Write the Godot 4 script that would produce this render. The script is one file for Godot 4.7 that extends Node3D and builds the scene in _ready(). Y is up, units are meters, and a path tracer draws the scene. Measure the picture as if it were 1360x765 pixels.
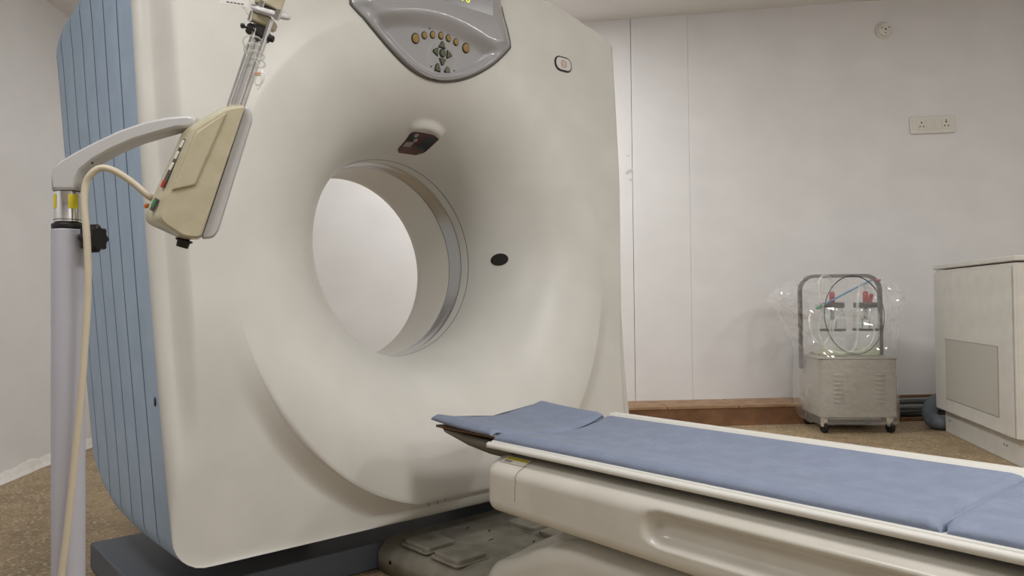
extends Node3D
# A CT scanner room: tilted gantry with its couch, a contrast injector on a stand,
# a bagged suction machine, a cabinet and the bare walls behind.

const ROOM_TURN := -36.0      # degrees the room is turned against the scanner
const CEIL := 3.15             # wall height; the false ceiling slopes below it
const CEIL_SLOPE := 0.095
const TILT := -4.5            # the gantry leans back
var M := {}
var names := {}

# ------------------------------------------------------------------ helpers
func hexc(h: String) -> Color:
	return Color.html(h)

func mat(h: String, rough := 0.5, metal := 0.0) -> StandardMaterial3D:
	var m := StandardMaterial3D.new()
	m.albedo_color = hexc(h)
	m.roughness = rough
	m.metallic = metal
	return m

func noise_img(size: int, freq: float, oct: int, sd: int, lo: Color, hi: Color, contrast := 1.0) -> Image:
	var n := FastNoiseLite.new()
	n.seed = sd
	n.noise_type = FastNoiseLite.TYPE_SIMPLEX_SMOOTH
	n.frequency = freq
	n.fractal_octaves = oct
	var src := n.get_seamless_image(size, size)
	var im := Image.create(size, size, false, Image.FORMAT_RGB8)
	for y in size:
		for x in size:
			var v: float = clampf((src.get_pixel(x, y).r - 0.5) * contrast + 0.5, 0.0, 1.0)
			im.set_pixel(x, y, lo.lerp(hi, v))
	return im

func tint(m: StandardMaterial3D, lo: String, hi: String, freq: float, oct: int, scale: float, sd: int, contrast := 1.6) -> void:
	m.albedo_color = Color.WHITE
	m.albedo_texture = ImageTexture.create_from_image(noise_img(256, freq, oct, sd, hexc(lo), hexc(hi), contrast))
	m.uv1_triplanar = true
	m.uv1_world_triplanar = true
	m.uv1_scale = Vector3.ONE * scale

func bump(m: StandardMaterial3D, freq: float, oct: int, sd: int, strength: float, amount: float) -> void:
	var im := noise_img(256, freq, oct, sd, Color.BLACK, Color.WHITE, 1.5)
	im.bump_map_to_normal_map(strength)
	m.normal_enabled = true
	m.normal_texture = ImageTexture.create_from_image(im)
	m.normal_scale = amount
	m.uv1_triplanar = true
	m.uv1_world_triplanar = true

func data() -> Dictionary:
	return {"v": PackedVector3Array(), "n": PackedVector3Array(), "i": PackedInt32Array()}

# appends a smooth grid; rows is an Array of PackedVector3Array of equal length
func grid(d: Dictionary, rows: Array, closed_u := false, closed_v := false) -> void:
	var base: int = d.v.size()
	var nr: int = rows.size()
	var nc: int = rows[0].size()
	var vs := PackedVector3Array()
	for r in rows:
		vs.append_array(r)
	var idx := PackedInt32Array()
	for r in (nr if closed_v else nr - 1):
		var r2: int = (r + 1) % nr
		for k in (nc if closed_u else nc - 1):
			var k2: int = (k + 1) % nc
			var a: int = r * nc + k
			var b: int = r * nc + k2
			var c: int = r2 * nc + k2
			var e: int = r2 * nc + k
			if vs[a].distance_squared_to(vs[b]) > 1e-14:
				idx.append_array([a, b, c])
			if vs[c].distance_squared_to(vs[e]) > 1e-14:
				idx.append_array([a, c, e])
	add_smooth(d, vs, idx, base)

func add_smooth(d: Dictionary, vs: PackedVector3Array, idx: PackedInt32Array, base: int) -> void:
	var ns := PackedVector3Array()
	ns.resize(vs.size())
	# points in the same place share their normal
	var key := {}
	var rep := PackedInt32Array()
	rep.resize(vs.size())
	for k in vs.size():
		var q := Vector3i((vs[k] * 20000.0).round())
		if not key.has(q):
			key[q] = k
		rep[k] = key[q]
	for k in range(0, idx.size(), 3):
		var a := idx[k]
		var b := idx[k + 1]
		var c := idx[k + 2]
		var cr := (vs[b] - vs[a]).cross(vs[c] - vs[a])
		ns[rep[a]] += cr
		ns[rep[b]] += cr
		ns[rep[c]] += cr
	for k in vs.size():
		var nn: Vector3 = ns[rep[k]]
		d.n.append(nn.normalized() if nn.length() > 1e-20 else Vector3.UP)
	d.v.append_array(vs)
	for k in idx:
		d.i.append(k + base)

# flat convex cap from a ring of points
func cap(d: Dictionary, ring: PackedVector3Array) -> void:
	var base: int = d.v.size()
	var c := Vector3.ZERO
	for p in ring:
		c += p
	c /= ring.size()
	var vs := PackedVector3Array([c])
	vs.append_array(ring)
	var idx := PackedInt32Array()
	for k in ring.size():
		idx.append_array([0, 1 + k, 1 + (k + 1) % ring.size()])
	add_smooth(d, vs, idx, base)

# makes the mesh; faces are turned outwards (closed shapes) or towards ref
func finish(d: Dictionary, ref = null) -> ArrayMesh:
	var v: PackedVector3Array = d.v
	var n: PackedVector3Array = d.n
	var i: PackedInt32Array = d.i
	var s := 0.0
	if ref == null:
		var mid := Vector3.ZERO
		for p in v:
			mid += p
		mid /= maxf(1.0, v.size())
		for k in range(0, i.size(), 3):
			s += (v[i[k]] - mid).dot((v[i[k + 1]] - mid).cross(v[i[k + 2]] - mid))
	else:
		for k in range(0, i.size(), 3):
			s += (v[i[k + 1]] - v[i[k]]).cross(v[i[k + 2]] - v[i[k]]).dot(ref)
	if s < 0.0:
		for k in n.size():
			n[k] = -n[k]
	else:
		for k in range(0, i.size(), 3):
			var t := i[k + 1]
			i[k + 1] = i[k + 2]
			i[k + 2] = t
	var arr := []
	arr.resize(Mesh.ARRAY_MAX)
	arr[Mesh.ARRAY_VERTEX] = v
	arr[Mesh.ARRAY_NORMAL] = n
	arr[Mesh.ARRAY_INDEX] = i
	var mesh := ArrayMesh.new()
	mesh.add_surface_from_arrays(Mesh.PRIMITIVE_TRIANGLES, arr)
	return mesh

# joins closed pieces that were each finished on their own
func joined(meshes: Array) -> ArrayMesh:
	var st := SurfaceTool.new()
	for k in meshes.size():
		st.append_from(meshes[k], 0, Transform3D.IDENTITY)
	return st.commit()

func moved(mesh: Mesh, t: Transform3D) -> ArrayMesh:
	var st := SurfaceTool.new()
	st.append_from(mesh, 0, t)
	return st.commit()

func at(x: float, y: float, z: float, b := Basis.IDENTITY) -> Transform3D:
	return Transform3D(b, Vector3(x, y, z))

# box centred on the origin with soft chamfers
func rbox(s: Vector3, b := 0.004) -> ArrayMesh:
	var h := s * 0.5
	var d := data()
	var q := h - Vector3.ONE * b
	var faces := [[Vector3.RIGHT, Vector3.UP, Vector3.BACK], [Vector3.UP, Vector3.BACK, Vector3.RIGHT], [Vector3.BACK, Vector3.RIGHT, Vector3.UP]]
	var vid := {}
	for ax in 3:
		for sg in [-1.0, 1.0]:
			for su in [-1.0, 1.0]:
				for sv in [-1.0, 1.0]:
					var p := Vector3.ZERO
					p += faces[ax][0] * sg * h.dot(faces[ax][0])
					p += faces[ax][1] * su * q.dot(faces[ax][1])
					p += faces[ax][2] * sv * q.dot(faces[ax][2])
					var sx := Vector3i(0, 0, 0)
					var u: Vector3 = faces[ax][0] * sg + faces[ax][1] * su + faces[ax][2] * sv
					sx = Vector3i(u.round())
					vid[[ax, sx]] = d.v.size()
					d.v.append(p)
					d.n.append(faces[ax][0] * sg)
	var tris: Array = []
	for ax in 3:
		var o1 := (ax + 1) % 3
		var o2 := (ax + 2) % 3
		for sg in [-1, 1]:
			var c := []
			for e in [[-1, -1], [1, -1], [1, 1], [-1, 1]]:
				var key := [0, 0, 0]
				key[ax] = sg
				key[o1] = e[0]
				key[o2] = e[1]
				c.append(vid[[ax, Vector3i(key[0], key[1], key[2])]])
			tris.append([c[0], c[1], c[2]])
			tris.append([c[0], c[2], c[3]])
		# edges along ax, between faces o1 and o2
		for s1 in [-1, 1]:
			for s2 in [-1, 1]:
				var c := []
				for e in [[-1, o1], [1, o1], [1, o2], [-1, o2]]:
					var key := [0, 0, 0]
					key[ax] = e[0]
					key[o1] = s1
					key[o2] = s2
					c.append(vid[[e[1], Vector3i(key[0], key[1], key[2])]])
				tris.append([c[0], c[1], c[2]])
				tris.append([c[0], c[2], c[3]])
	for a in [-1, 1]:
		for e in [-1, 1]:
			for f in [-1, 1]:
				var kk := Vector3i(a, e, f)
				tris.append([vid[[0, kk]], vid[[1, kk]], vid[[2, kk]]])
	for t in tris:
		var p0: Vector3 = d.v[t[0]]
		var p1: Vector3 = d.v[t[1]]
		var p2: Vector3 = d.v[t[2]]
		var cr := (p1 - p0).cross(p2 - p0)
		if cr.dot(p0 + p1 + p2) > 0.0:
			d.i.append_array([t[0], t[2], t[1]])
		else:
			d.i.append_array([t[0], t[1], t[2]])
	var arr := []
	arr.resize(Mesh.ARRAY_MAX)
	arr[Mesh.ARRAY_VERTEX] = d.v
	arr[Mesh.ARRAY_NORMAL] = d.n
	arr[Mesh.ARRAY_INDEX] = d.i
	var mesh := ArrayMesh.new()
	mesh.add_surface_from_arrays(Mesh.PRIMITIVE_TRIANGLES, arr)
	return mesh

# profile of Vector2(radius, height) turned about y
func lathe(profile: Array, segs := 32) -> ArrayMesh:
	var d := data()
	var rows := []
	for p in profile:
		var row := PackedVector3Array()
		for k in segs:
			var a := TAU * k / segs
			row.append(Vector3(cos(a) * p.x, p.y, sin(a) * p.x))
		rows.append(row)
	grid(d, rows, true)
	return finish(d)

func cyl(r: float, h: float, bev := 0.003, segs := 28) -> ArrayMesh:
	return lathe([Vector2(0.0, 0), Vector2(r - bev, 0), Vector2(r - bev * 0.3, bev * 0.3), Vector2(r, bev), Vector2(r, h - bev), Vector2(r - bev * 0.3, h - bev * 0.3), Vector2(r - bev, h), Vector2(0.0, h)], segs)

# smooth tube through points; radii is a number or an array
func tube(path: Array, radius, segs := 12, sub := 6, smooth := true) -> ArrayMesh:
	var pts := PackedVector3Array()
	var rr := PackedFloat32Array()
	if smooth and path.size() > 2:
		for k in path.size() - 1:
			var p0: Vector3 = path[maxi(k - 1, 0)]
			var p1: Vector3 = path[k]
			var p2: Vector3 = path[k + 1]
			var p3: Vector3 = path[mini(k + 2, path.size() - 1)]
			for j in sub:
				var t := float(j) / sub
				pts.append(p1.cubic_interpolate(p2, p0, p3, t))
				rr.append(lerpf(radius[k], radius[k + 1], t) if radius is Array else radius)
		pts.append(path[path.size() - 1])
		rr.append(radius[path.size() - 1] if radius is Array else radius)
	else:
		for k in path.size():
			pts.append(path[k])
			rr.append(radius[k] if radius is Array else radius)
	return sweep(pts, rr, segs)

func sweep(pts: PackedVector3Array, rr: PackedFloat32Array, segs := 12) -> ArrayMesh:
	var d := data()
	var rows := []
	var t0 := (pts[1] - pts[0]).normalized()
	var side := t0.cross(Vector3.UP)
	if side.length() < 0.1:
		side = t0.cross(Vector3.RIGHT)
	side = side.normalized()
	for k in pts.size():
		var t: Vector3 = (pts[mini(k + 1, pts.size() - 1)] - pts[maxi(k - 1, 0)]).normalized()
		side = (side - t * side.dot(t)).normalized()
		var up := t.cross(side)
		var row := PackedVector3Array()
		for j in segs:
			var a := TAU * j / segs
			row.append(pts[k] + (side * cos(a) + up * sin(a)) * rr[k])
		rows.append(row)
	grid(d, rows, true)
	cap(d, rows[0])
	var last: PackedVector3Array = rows[rows.size() - 1].duplicate()
	last.reverse()
	cap(d, last)
	return finish(d)

# flat bar of rectangular section along points in a plane with normal nrm
func ribbon(pts: Array, wide: float, thick: float, nrm: Vector3) -> ArrayMesh:
	var d := data()
	var rows := []
	for k in pts.size():
		var t: Vector3 = (pts[mini(k + 1, pts.size() - 1)] - pts[maxi(k - 1, 0)]).normalized()
		var u := nrm.cross(t).normalized() * thick * 0.5
		var w := nrm * wide * 0.5
		var p: Vector3 = pts[k]
		var e := 0.86
		rows.append(PackedVector3Array([p + u + w * e, p + u - w * e, p + u * e - w, p - u * e - w, p - u - w * e, p - u + w * e, p - u * e + w, p + u * e + w]))
	grid(d, rows, true)
	cap(d, rows[0])
	var last: PackedVector3Array = rows[rows.size() - 1].duplicate()
	last.reverse()
	cap(d, last)
	return finish(d)

# prism: polygon in x/y, from z0 to z1, with bevelled edges
func prism(poly: PackedVector2Array, z0: float, z1: float, b := 0.003) -> ArrayMesh:
	var d := data()
	var n := poly.size()
	var c := Vector2.ZERO
	var area := 0.0
	for k in n:
		c += poly[k] / n
		area += poly[k].cross(poly[(k + 1) % n])
	var sg := 1.0 if area > 0.0 else -1.0
	var inset := PackedVector2Array()
	for k in n:
		var e1 := (poly[k] - poly[(k + n - 1) % n]).normalized()
		var e2 := (poly[(k + 1) % n] - poly[k]).normalized()
		var n1 := Vector2(-e1.y, e1.x) * sg
		var n2 := Vector2(-e2.y, e2.x) * sg
		var bis := (n1 + n2).normalized()
		inset.append(poly[k] + bis * b / maxf(0.4, bis.dot(n1)))
	var mid := PackedVector2Array()
	for k in n:
		mid.append(poly[k].lerp(inset[k], 0.3))
	var rows := []
	for e in [[inset, z0], [mid, z0 + b * 0.3], [poly, z0 + b], [poly, z1 - b], [mid, z1 - b * 0.3], [inset, z1]]:
		var row := PackedVector3Array()
		for p in e[0]:
			row.append(Vector3(p.x, p.y, e[1]))
		rows.append(row)
	grid(d, rows, true)
	var tri := Geometry2D.triangulate_polygon(inset)
	for z in [z0, z1]:
		var vs := PackedVector3Array()
		for p in inset:
			vs.append(Vector3(p.x, p.y, z))
		var idx := PackedInt32Array()
		# the first side row runs along z0: match its winding
		for k in range(0, tri.size(), 3):
			var a := tri[k]
			var bb := tri[k + 1]
			var cc := tri[k + 2]
			var ar := (inset[bb] - inset[a]).cross(inset[cc] - inset[a])
			var want: float = -1.0 if z == z0 else 1.0
			# outward normal of the sides of a counter-clockwise ring is given by (next - this) x (+z)
			if ar * want < 0.0:
				var tt := bb
				bb = cc
				cc = tt
			if sg < 0.0:
				var t2 := bb
				bb = cc
				cc = t2
			idx.append_array([a, bb, cc])
		add_smooth(d, vs, idx, d.v.size())
	return finish(d)

func rrect(w: float, h: float, r: float, seg := 5, c := Vector2.ZERO) -> PackedVector2Array:
	var out := PackedVector2Array()
	for q in 4:
		var cx := (w * 0.5 - r) * (1 if q == 0 or q == 3 else -1)
		var cy := (h * 0.5 - r) * (1 if q < 2 else -1)
		for k in seg + 1:
			var a := PI * 0.5 * (q + float(k) / seg)
			out.append(c + Vector2(cx + cos(a) * r, cy + sin(a) * r))
	return out

func ellipse(a: float, b: float, n := 24) -> PackedVector2Array:
	var out := PackedVector2Array()
	for k in n:
		out.append(Vector2(cos(TAU * k / n) * a, sin(TAU * k / n) * b))
	return out

func numbered(called: String) -> String:
	if not names.has(called):
		names[called] = 0
		return called
	names[called] += 1
	return "%s_%03d" % [called, names[called]]

func thing(called: String, label: String, category: String, t := Transform3D.IDENTITY, group := "") -> Node3D:
	var o := Node3D.new()
	o.name = numbered(called)
	o.transform = t
	add_child(o)
	tag(o, label, category, group)
	return o

func tag(o: Node3D, label: String, category: String, group := "") -> void:
	o.set_meta("label", label)
	o.set_meta("category", category)
	if group != "":
		o.set_meta("group", group)

func part(parent: Node3D, called: String, mesh: Mesh, m: Material, t := Transform3D.IDENTITY, label := "") -> MeshInstance3D:
	var o := MeshInstance3D.new()
	o.name = called
	o.mesh = mesh
	o.material_override = m
	o.transform = t
	o.cast_shadow = GeometryInstance3D.SHADOW_CASTING_SETTING_ON
	parent.add_child(o, true)
	if label != "":
		o.set_meta("label", label)
	return o

func struct(called: String, mesh: Mesh, m: Material, t := Transform3D.IDENTITY) -> MeshInstance3D:
	var o := part(self, called, mesh, m, t)
	o.set_meta("kind", "structure")
	return o

func ceil_at(w: float) -> float:
	return 2.54 + CEIL_SLOPE * w

func room(w: float, y: float, z: float, turn := 0.0) -> Transform3D:
	var b := Basis(Vector3.UP, deg_to_rad(ROOM_TURN))
	return Transform3D(b * Basis(Vector3.UP, turn), b * Vector3(w, y, z))

# ------------------------------------------------------------------ scene
func _ready() -> void:
	setup_camera_and_light()
	materials()
	build_room()
	build_gantry()
	build_table()
	build_dock()
	build_injector()
	build_suction()
	build_cabinet()
	build_wall_things()

const CAM := Vector3(-1.38, 0.8, 2.29)

func setup_camera_and_light() -> void:
	var cam := Camera3D.new()
	cam.name = "camera"
	var yaw := deg_to_rad(41.0)
	var pitch := atan(17.5 / 1000.0)
	var roll := 0.011
	var f0 := Vector3(sin(yaw), 0, -cos(yaw))
	var r0 := Vector3(cos(yaw), 0, sin(yaw))
	var f := f0 * cos(pitch) + Vector3.UP * sin(pitch)
	var u1 := Vector3.UP * cos(pitch) - f0 * sin(pitch)
	var r := r0 * cos(roll) - u1 * sin(roll)
	var u := u1 * cos(roll) + r0 * sin(roll)
	cam.transform = Transform3D(Basis(r, u, -f), CAM)
	cam.fov = rad_to_deg(2.0 * atan(382.5 / 1000.0))
	cam.near = 0.02
	add_child(cam)
	cam.current = true
	var we := WorldEnvironment.new()
	we.name = "environment"
	var env := Environment.new()
	env.background_mode = Environment.BG_COLOR
	env.background_color = Color(0.02, 0.02, 0.02)
	env.tonemap_mode = Environment.TONE_MAPPER_LINEAR
	env.tonemap_exposure = 1.0
	env.sdfgi_enabled = true
	env.ssao_enabled = true
	env.ssil_enabled = true
	we.environment = env
	add_child(we)
	# the room's recessed ceiling panels: [w, z, energy]
	for l in [[0.45, -1.1, 0.78, "over the gap behind the gantry"], [1.0, 1.9, 0.60, "over the patient couch"], [3.9, 1.3, 0.95, "over the off-white cabinet"], [-0.75, 1.75, 0.30, "over the injector stand"], [2.3, 3.7, 0.5, "over the empty end of the room"]]:
		ceiling_panel(l[0], l[1], l[2], l[3])

const LAMP := Color(1.0, 0.99, 0.975)

func ceiling_panel(w: float, z: float, k: float, place: String) -> void:
	var t := thing("ceiling_light", "square recessed ceiling light panel " + place, "ceiling light", room(w, ceil_at(w), z) * Transform3D(Basis(Vector3.BACK, atan(CEIL_SLOPE)), Vector3.ZERO), "recessed ceiling lights")
	var fr := []
	for s in [-1.0, 1.0]:
		fr.append(moved(rbox(Vector3(0.60, 0.012, 0.03), 0.003), at(0, -0.006, s * 0.285)))
		fr.append(moved(rbox(Vector3(0.03, 0.012, 0.54), 0.003), at(s * 0.285, -0.006, 0)))
	part(t, "frame", joined(fr), mat("e8e8e6", 0.5))
	var g := mat("ffffff", 0.6)
	g.emission_enabled = true
	g.emission = LAMP
	g.emission_energy_multiplier = 2.0
	part(t, "diffuser", rbox(Vector3(0.54, 0.006, 0.54), 0.001), g, at(0, -0.003, 0))
	var l := AreaLight3D.new()
	l.name = "panel_light"
	l.area_size = Vector2(0.52, 0.52)
	l.light_color = LAMP
	l.light_energy = 4.9 * k
	l.area_range = 14.0
	l.shadow_enabled = true
	l.rotation.x = -PI / 2
	l.position.y = -0.016
	t.add_child(l)

func materials() -> void:
	M.wall = mat("dedcd8", 0.75)
	tint(M.wall, "e0e0e1", "e7e7e8", 0.01, 4, 0.9, 3)
	bump(M.wall, 0.03, 4, 8, 2.0, 0.10)
	M.ceiling = mat("e4e2e0", 0.9)
	M.floor = floor_material()
	M.cream = mat("d3d0c5", 0.42)
	tint(M.cream, "c6c5c0", "cdccc7", 0.012, 4, 1.2, 11)
	M.table_cream = mat("cdc9bc", 0.24)
	tint(M.table_cream, "c5c2b9", "cdcac2", 0.012, 4, 1.4, 21)
	M.blue = mat("8ba3bd", 0.42)
	tint(M.blue, "97afc9", "a0b6cf", 0.02, 3, 1.3, 31)
	M.groove = mat("35496a", 0.6)
	M.navy = mat("5c6470", 0.5)
	M.pad = mat("8392b0", 0.6)
	tint(M.pad, "79849b", "818ca3", 0.015, 4, 1.6, 41)
	bump(M.pad, 0.09, 3, 43, 3.0, 0.25)
	M.pad.uv1_scale = Vector3.ONE * 3.0
	M.rail = mat("d6d5d0", 0.35)
	M.dark = mat("151515", 0.55)
	M.black = mat("0b0b0c", 0.5)
	M.plastic_grey = mat("98989b", 0.26, 0.0)
	M.plastic_grey.clearcoat_enabled = true
	M.plastic_grey.clearcoat = 0.5
	M.plastic_grey.clearcoat_roughness = 0.08
	M.steel = mat("b9bbbd", 0.28, 1.0)
	M.chrome = mat("e2e3e4", 0.10, 1.0)
	M.amber = mat("8c7240", 0.3)
	M.olive = mat("50563f", 0.4)
	M.beige = mat("bdb391", 0.22)
	tint(M.beige, "b9b298", "c3bca3", 0.02, 4, 5.0, 51)
	M.lightgrey = mat("bdbdbe", 0.35)
	M.post = mat("b7b8c4", 0.4)
	M.cable = mat("c9c0ac", 0.5)
	M.dock = mat("6f6c62", 0.55)
	tint(M.dock, "8f8c82", "a6a398", 0.02, 5, 2.2, 61)
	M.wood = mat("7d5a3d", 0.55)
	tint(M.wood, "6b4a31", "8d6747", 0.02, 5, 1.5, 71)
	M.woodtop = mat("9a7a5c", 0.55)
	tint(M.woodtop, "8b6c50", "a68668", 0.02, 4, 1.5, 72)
	M.machine = mat("a9a59b", 0.42, 0.25)
	tint(M.machine, "a39f95", "b0aca2", 0.03, 4, 4.0, 81)
	M.cabinet = mat("cfccc2", 0.5)
	tint(M.cabinet, "c8c6c0", "d2d0ca", 0.02, 4, 1.6, 91)
	M.grille = mat("a9a79e", 0.7)
	tint(M.grille, "a3a199", "c4c2ba", 0.22, 2, 5.0, 92, 2.0)
	M.hose = mat("69727b", 0.55)
	M.glass = mat("e8eef0", 0.04)
	M.glass.transparency = BaseMaterial3D.TRANSPARENCY_ALPHA
	M.glass.albedo_color = Color(0.9, 0.94, 0.95, 0.26)
	M.film = mat("ffffff", 0.03)
	M.film.transparency = BaseMaterial3D.TRANSPARENCY_ALPHA
	M.film.albedo_color = Color(0.97, 0.97, 0.97, 0.13)
	M.film.cull_mode = BaseMaterial3D.CULL_DISABLED
	M.tubing = mat("e4e6e2", 0.12)
	M.tubing.transparency = BaseMaterial3D.TRANSPARENCY_ALPHA
	M.tubing.albedo_color = Color(0.88, 0.9, 0.87, 0.30)
	M.red = mat("b02030", 0.4)
	M.white_plastic = mat("dcdad2", 0.25)
	M.trans = mat("d0d0c8", 0.2)

func floor_material() -> StandardMaterial3D:
	var m := mat("ffffff", 0.6)
	var size := 1024
	var im := Image.create(size, size, false, Image.FORMAT_RGB8)
	var a := FastNoiseLite.new()
	a.seed = 5
	a.frequency = 0.006
	a.fractal_octaves = 5
	var b := FastNoiseLite.new()
	b.seed = 6
	b.noise_type = FastNoiseLite.TYPE_CELLULAR
	b.frequency = 0.09
	b.cellular_return_type = FastNoiseLite.RETURN_CELL_VALUE
	var c := FastNoiseLite.new()
	c.seed = 7
	c.frequency = 0.09
	c.fractal_octaves = 3
	var ia := a.get_seamless_image(size, size)
	var ib := b.get_seamless_image(size, size)
	var ic := c.get_seamless_image(size, size)
	var dark := hexc("8d7c62")
	var mid := hexc("ad9878")
	var pale := hexc("cdbb9c")
	for y in size:
		for x in size:
			var va := ia.get_pixel(x, y).r
			var vb := ib.get_pixel(x, y).r
			var vc := ic.get_pixel(x, y).r
			var col := dark.lerp(mid, clampf(va * 1.1 + (vb - 0.5) * 0.7, 0.0, 1.0))
			if vb * 0.6 + vc * 0.6 > 0.78:
				col = col.lerp(pale, 0.75)
			elif vc < 0.3:
				col = col.lerp(hexc("4d402f"), 0.6)
			im.set_pixel(x, y, col)
	m.albedo_texture = ImageTexture.create_from_image(im)
	m.uv1_triplanar = true
	m.uv1_world_triplanar = true
	m.uv1_scale = Vector3.ONE * 0.7
	return m

# ------------------------------------------------------------------ room shell
func build_room() -> void:
	var w0 := -1.80
	var w1 := 5.3
	var z0 := -2.25
	var z1 := 4.6
	var cw := (w0 + w1) * 0.5
	var cz := (z0 + z1) * 0.5
	struct("floor", rbox(Vector3(w1 - w0 + 0.4, 0.2, z1 - z0 + 0.4), 0.001), M.floor, room(cw, -0.1, cz))
	struct("ceiling", rbox(Vector3(w1 - w0 + 0.7, 0.12, z1 - z0 + 0.4), 0.001), M.ceiling, room(cw, ceil_at(cw), cz) * Transform3D(Basis(Vector3.BACK, atan(CEIL_SLOPE)), Vector3.ZERO) * at(0, 0.06, 0))
	struct("wall_left", rbox(Vector3(0.2, CEIL, z1 - z0 + 0.4), 0.001), M.wall, room(w0 - 0.1, CEIL * 0.5, cz))
	struct("wall_right", rbox(Vector3(0.2, CEIL, z1 - z0 + 0.4), 0.001), M.wall, room(w1 + 0.1, CEIL * 0.5, cz))
	struct("wall_front", rbox(Vector3(w1 - w0, CEIL, 0.2), 0.001), M.wall, room(cw, CEIL * 0.5, z1 + 0.1))
	var back := struct("wall_back", rbox(Vector3(w1 - w0, CEIL, 0.2), 0.001), M.wall, room(cw, CEIL * 0.5, z0 - 0.118))
	# boards on the back wall, with open joints between them
	var edges := [[w0, 1.472, 0.0], [1.4755, 1.8634, 0.0015], [1.8642, w1, 0.0]]
	for e in edges:
		part(back, "wall_board", rbox(Vector3(e[1] - e[0], CEIL, 0.018), 0.0015), M.wall, at((e[0] + e[1]) * 0.5 - cw, 0, 0.109 + e[2]))
	# grey smudges on the board next to the scanner
	for e in [[1.452, 1.655, 0.030, 0.6], [1.462, 1.60, 0.016, -0.3], [1.446, 1.76, 0.012, 0.2]]:
		part(back, "smudge", prism(ellipse(e[2], e[2] * 0.42, 14), 0.0, 0.0006, 0.0002), mat("c6c5c7", 0.8), at(e[0] - cw, e[1] - CEIL * 0.5, 0.118, Basis(Vector3.BACK, e[3])))
	# rough plaster skirting at the foot of the left wall
	var d := data()
	var rows := []
	var nz := FastNoiseLite.new()
	nz.seed = 14
	nz.frequency = 6.0
	nz.fractal_octaves = 3
	for k in 160:
		var z := lerpf(z0, z1, k / 159.0)
		var hgt := 0.035 + 0.02 * nz.get_noise_1d(z)
		var th := 0.018 + 0.012 * nz.get_noise_1d(z + 31.0)
		rows.append(PackedVector3Array([Vector3(0, hgt + 0.012, z), Vector3(th * 0.5, hgt, z), Vector3(th * 0.8, hgt * 0.7, z), Vector3(th + 0.006 * nz.get_noise_1d(z * 2.0), hgt * 0.35, z), Vector3(th + 0.012, 0.0, z)]))
	grid(d, rows)
	var plaster := mat("e6e4e0", 0.85)
	bump(plaster, 0.08, 4, 15, 4.0, 0.6)
	struct("baseboard_left", finish(d, Vector3(1, 1, 0)), plaster, room(w0, 0, 0))
	# boxed wooden trench cover along the back wall
	var zf := -1.955
	var ledge := struct("trim_1", rbox(Vector3(3.128 - w0, 0.10, 0.24), 0.002), M.wood, room((w0 + 3.12) * 0.5, 0.05, z0 + 0.135))
	var cuts := [-1.79, -0.6, 0.55, 1.60, 2.06, 2.70, 3.128]
	var lc := (w0 + 3.12) * 0.5
	for k in cuts.size() - 1:
		var a: float = cuts[k] + 0.002
		var b: float = cuts[k + 1] - 0.002
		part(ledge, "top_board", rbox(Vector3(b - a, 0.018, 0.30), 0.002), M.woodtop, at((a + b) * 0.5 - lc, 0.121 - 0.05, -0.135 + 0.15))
	for e in [[-1.79, 0.9], [0.904, 3.128]]:
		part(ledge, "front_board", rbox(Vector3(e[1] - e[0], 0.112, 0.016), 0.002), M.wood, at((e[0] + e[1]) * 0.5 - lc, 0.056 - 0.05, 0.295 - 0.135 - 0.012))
	part(ledge, "end_board", rbox(Vector3(0.014, 0.112, 0.27), 0.002), M.wood, at(3.12 - lc, 0.006, 0.0))
	# open trench beyond it: sill, wall strip and the cables lying inside
	struct("trim_2", rbox(Vector3(1.5, 0.022, 0.03), 0.003), M.wood, room(3.135 + 0.75, 0.011, zf - 0.015))
	struct("trim_3", rbox(Vector3(1.9, 0.016, 0.012), 0.002), M.wood, room(3.135 + 0.95, 0.122, z0 + 0.006))
	for k in 5:
		var zz := z0 + 0.05 + 0.045 * k
		var yy: float = [0.085, 0.03, 0.062, 0.024, 0.055][k]
		var pts := []
		for j in 8:
			pts.append(room(3.14 + j * 0.22, yy + 0.006 * sin(j * 1.7 + k), zz + 0.008 * sin(j * 2.1 + k * 2.0)).origin)
		var o := part(self, numbered("power_cable"), tube(pts, [0.017, 0.012, 0.013, 0.014, 0.012][k], 10, 4), mat(["565a5c", "1c1c1d", "6a6d6c", "2a2b2c", "4b4e50"][k], 0.55))
		tag(o, ["thick dull grey cable lying highest in the trench against the wall", "thin black cable on the trench floor close to the wall", "pale grey cable in the middle of the trench", "charcoal cable on the trench floor towards the wooden sill", "dark grey cable in the trench right behind the wooden sill"][k], "cable", "cables in the wall trench")

# ------------------------------------------------------------------ gantry
const RB := 0.35
const RC := 0.72

func table_lerp(tab: Array, x: float) -> float:
	if x <= tab[0][0]:
		return tab[0][1]
	for k in tab.size() - 1:
		if x <= tab[k + 1][0]:
			return lerpf(tab[k][1], tab[k + 1][1], (x - tab[k][0]) / (tab[k + 1][0] - tab[k][0]))
	return tab[tab.size() - 1][1]

func zb_of(y: float) -> float:
	return table_lerp([[-0.60, -0.38], [-0.35, -0.421], [0.144, -0.513], [0.41, -0.575], [0.89, -0.636]], y)

func zf_of(y: float) -> float:
	return 0.302 - 0.055 * y + 0.05 * y * y

func yb_of(t: float) -> float:
	return table_lerp([[0.0, -0.655], [0.04, -0.685], [0.10, -0.715], [0.27, -0.765], [0.55, -0.797], [0.83, -0.812], [1.0, -0.82]], t)

func hw_of(y: float) -> float:
	return 0.884 + 0.028 * y

const N_TOP := 10
const N_ARC := 9
const N_SIDE := 20
const N_BOT := 8

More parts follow.
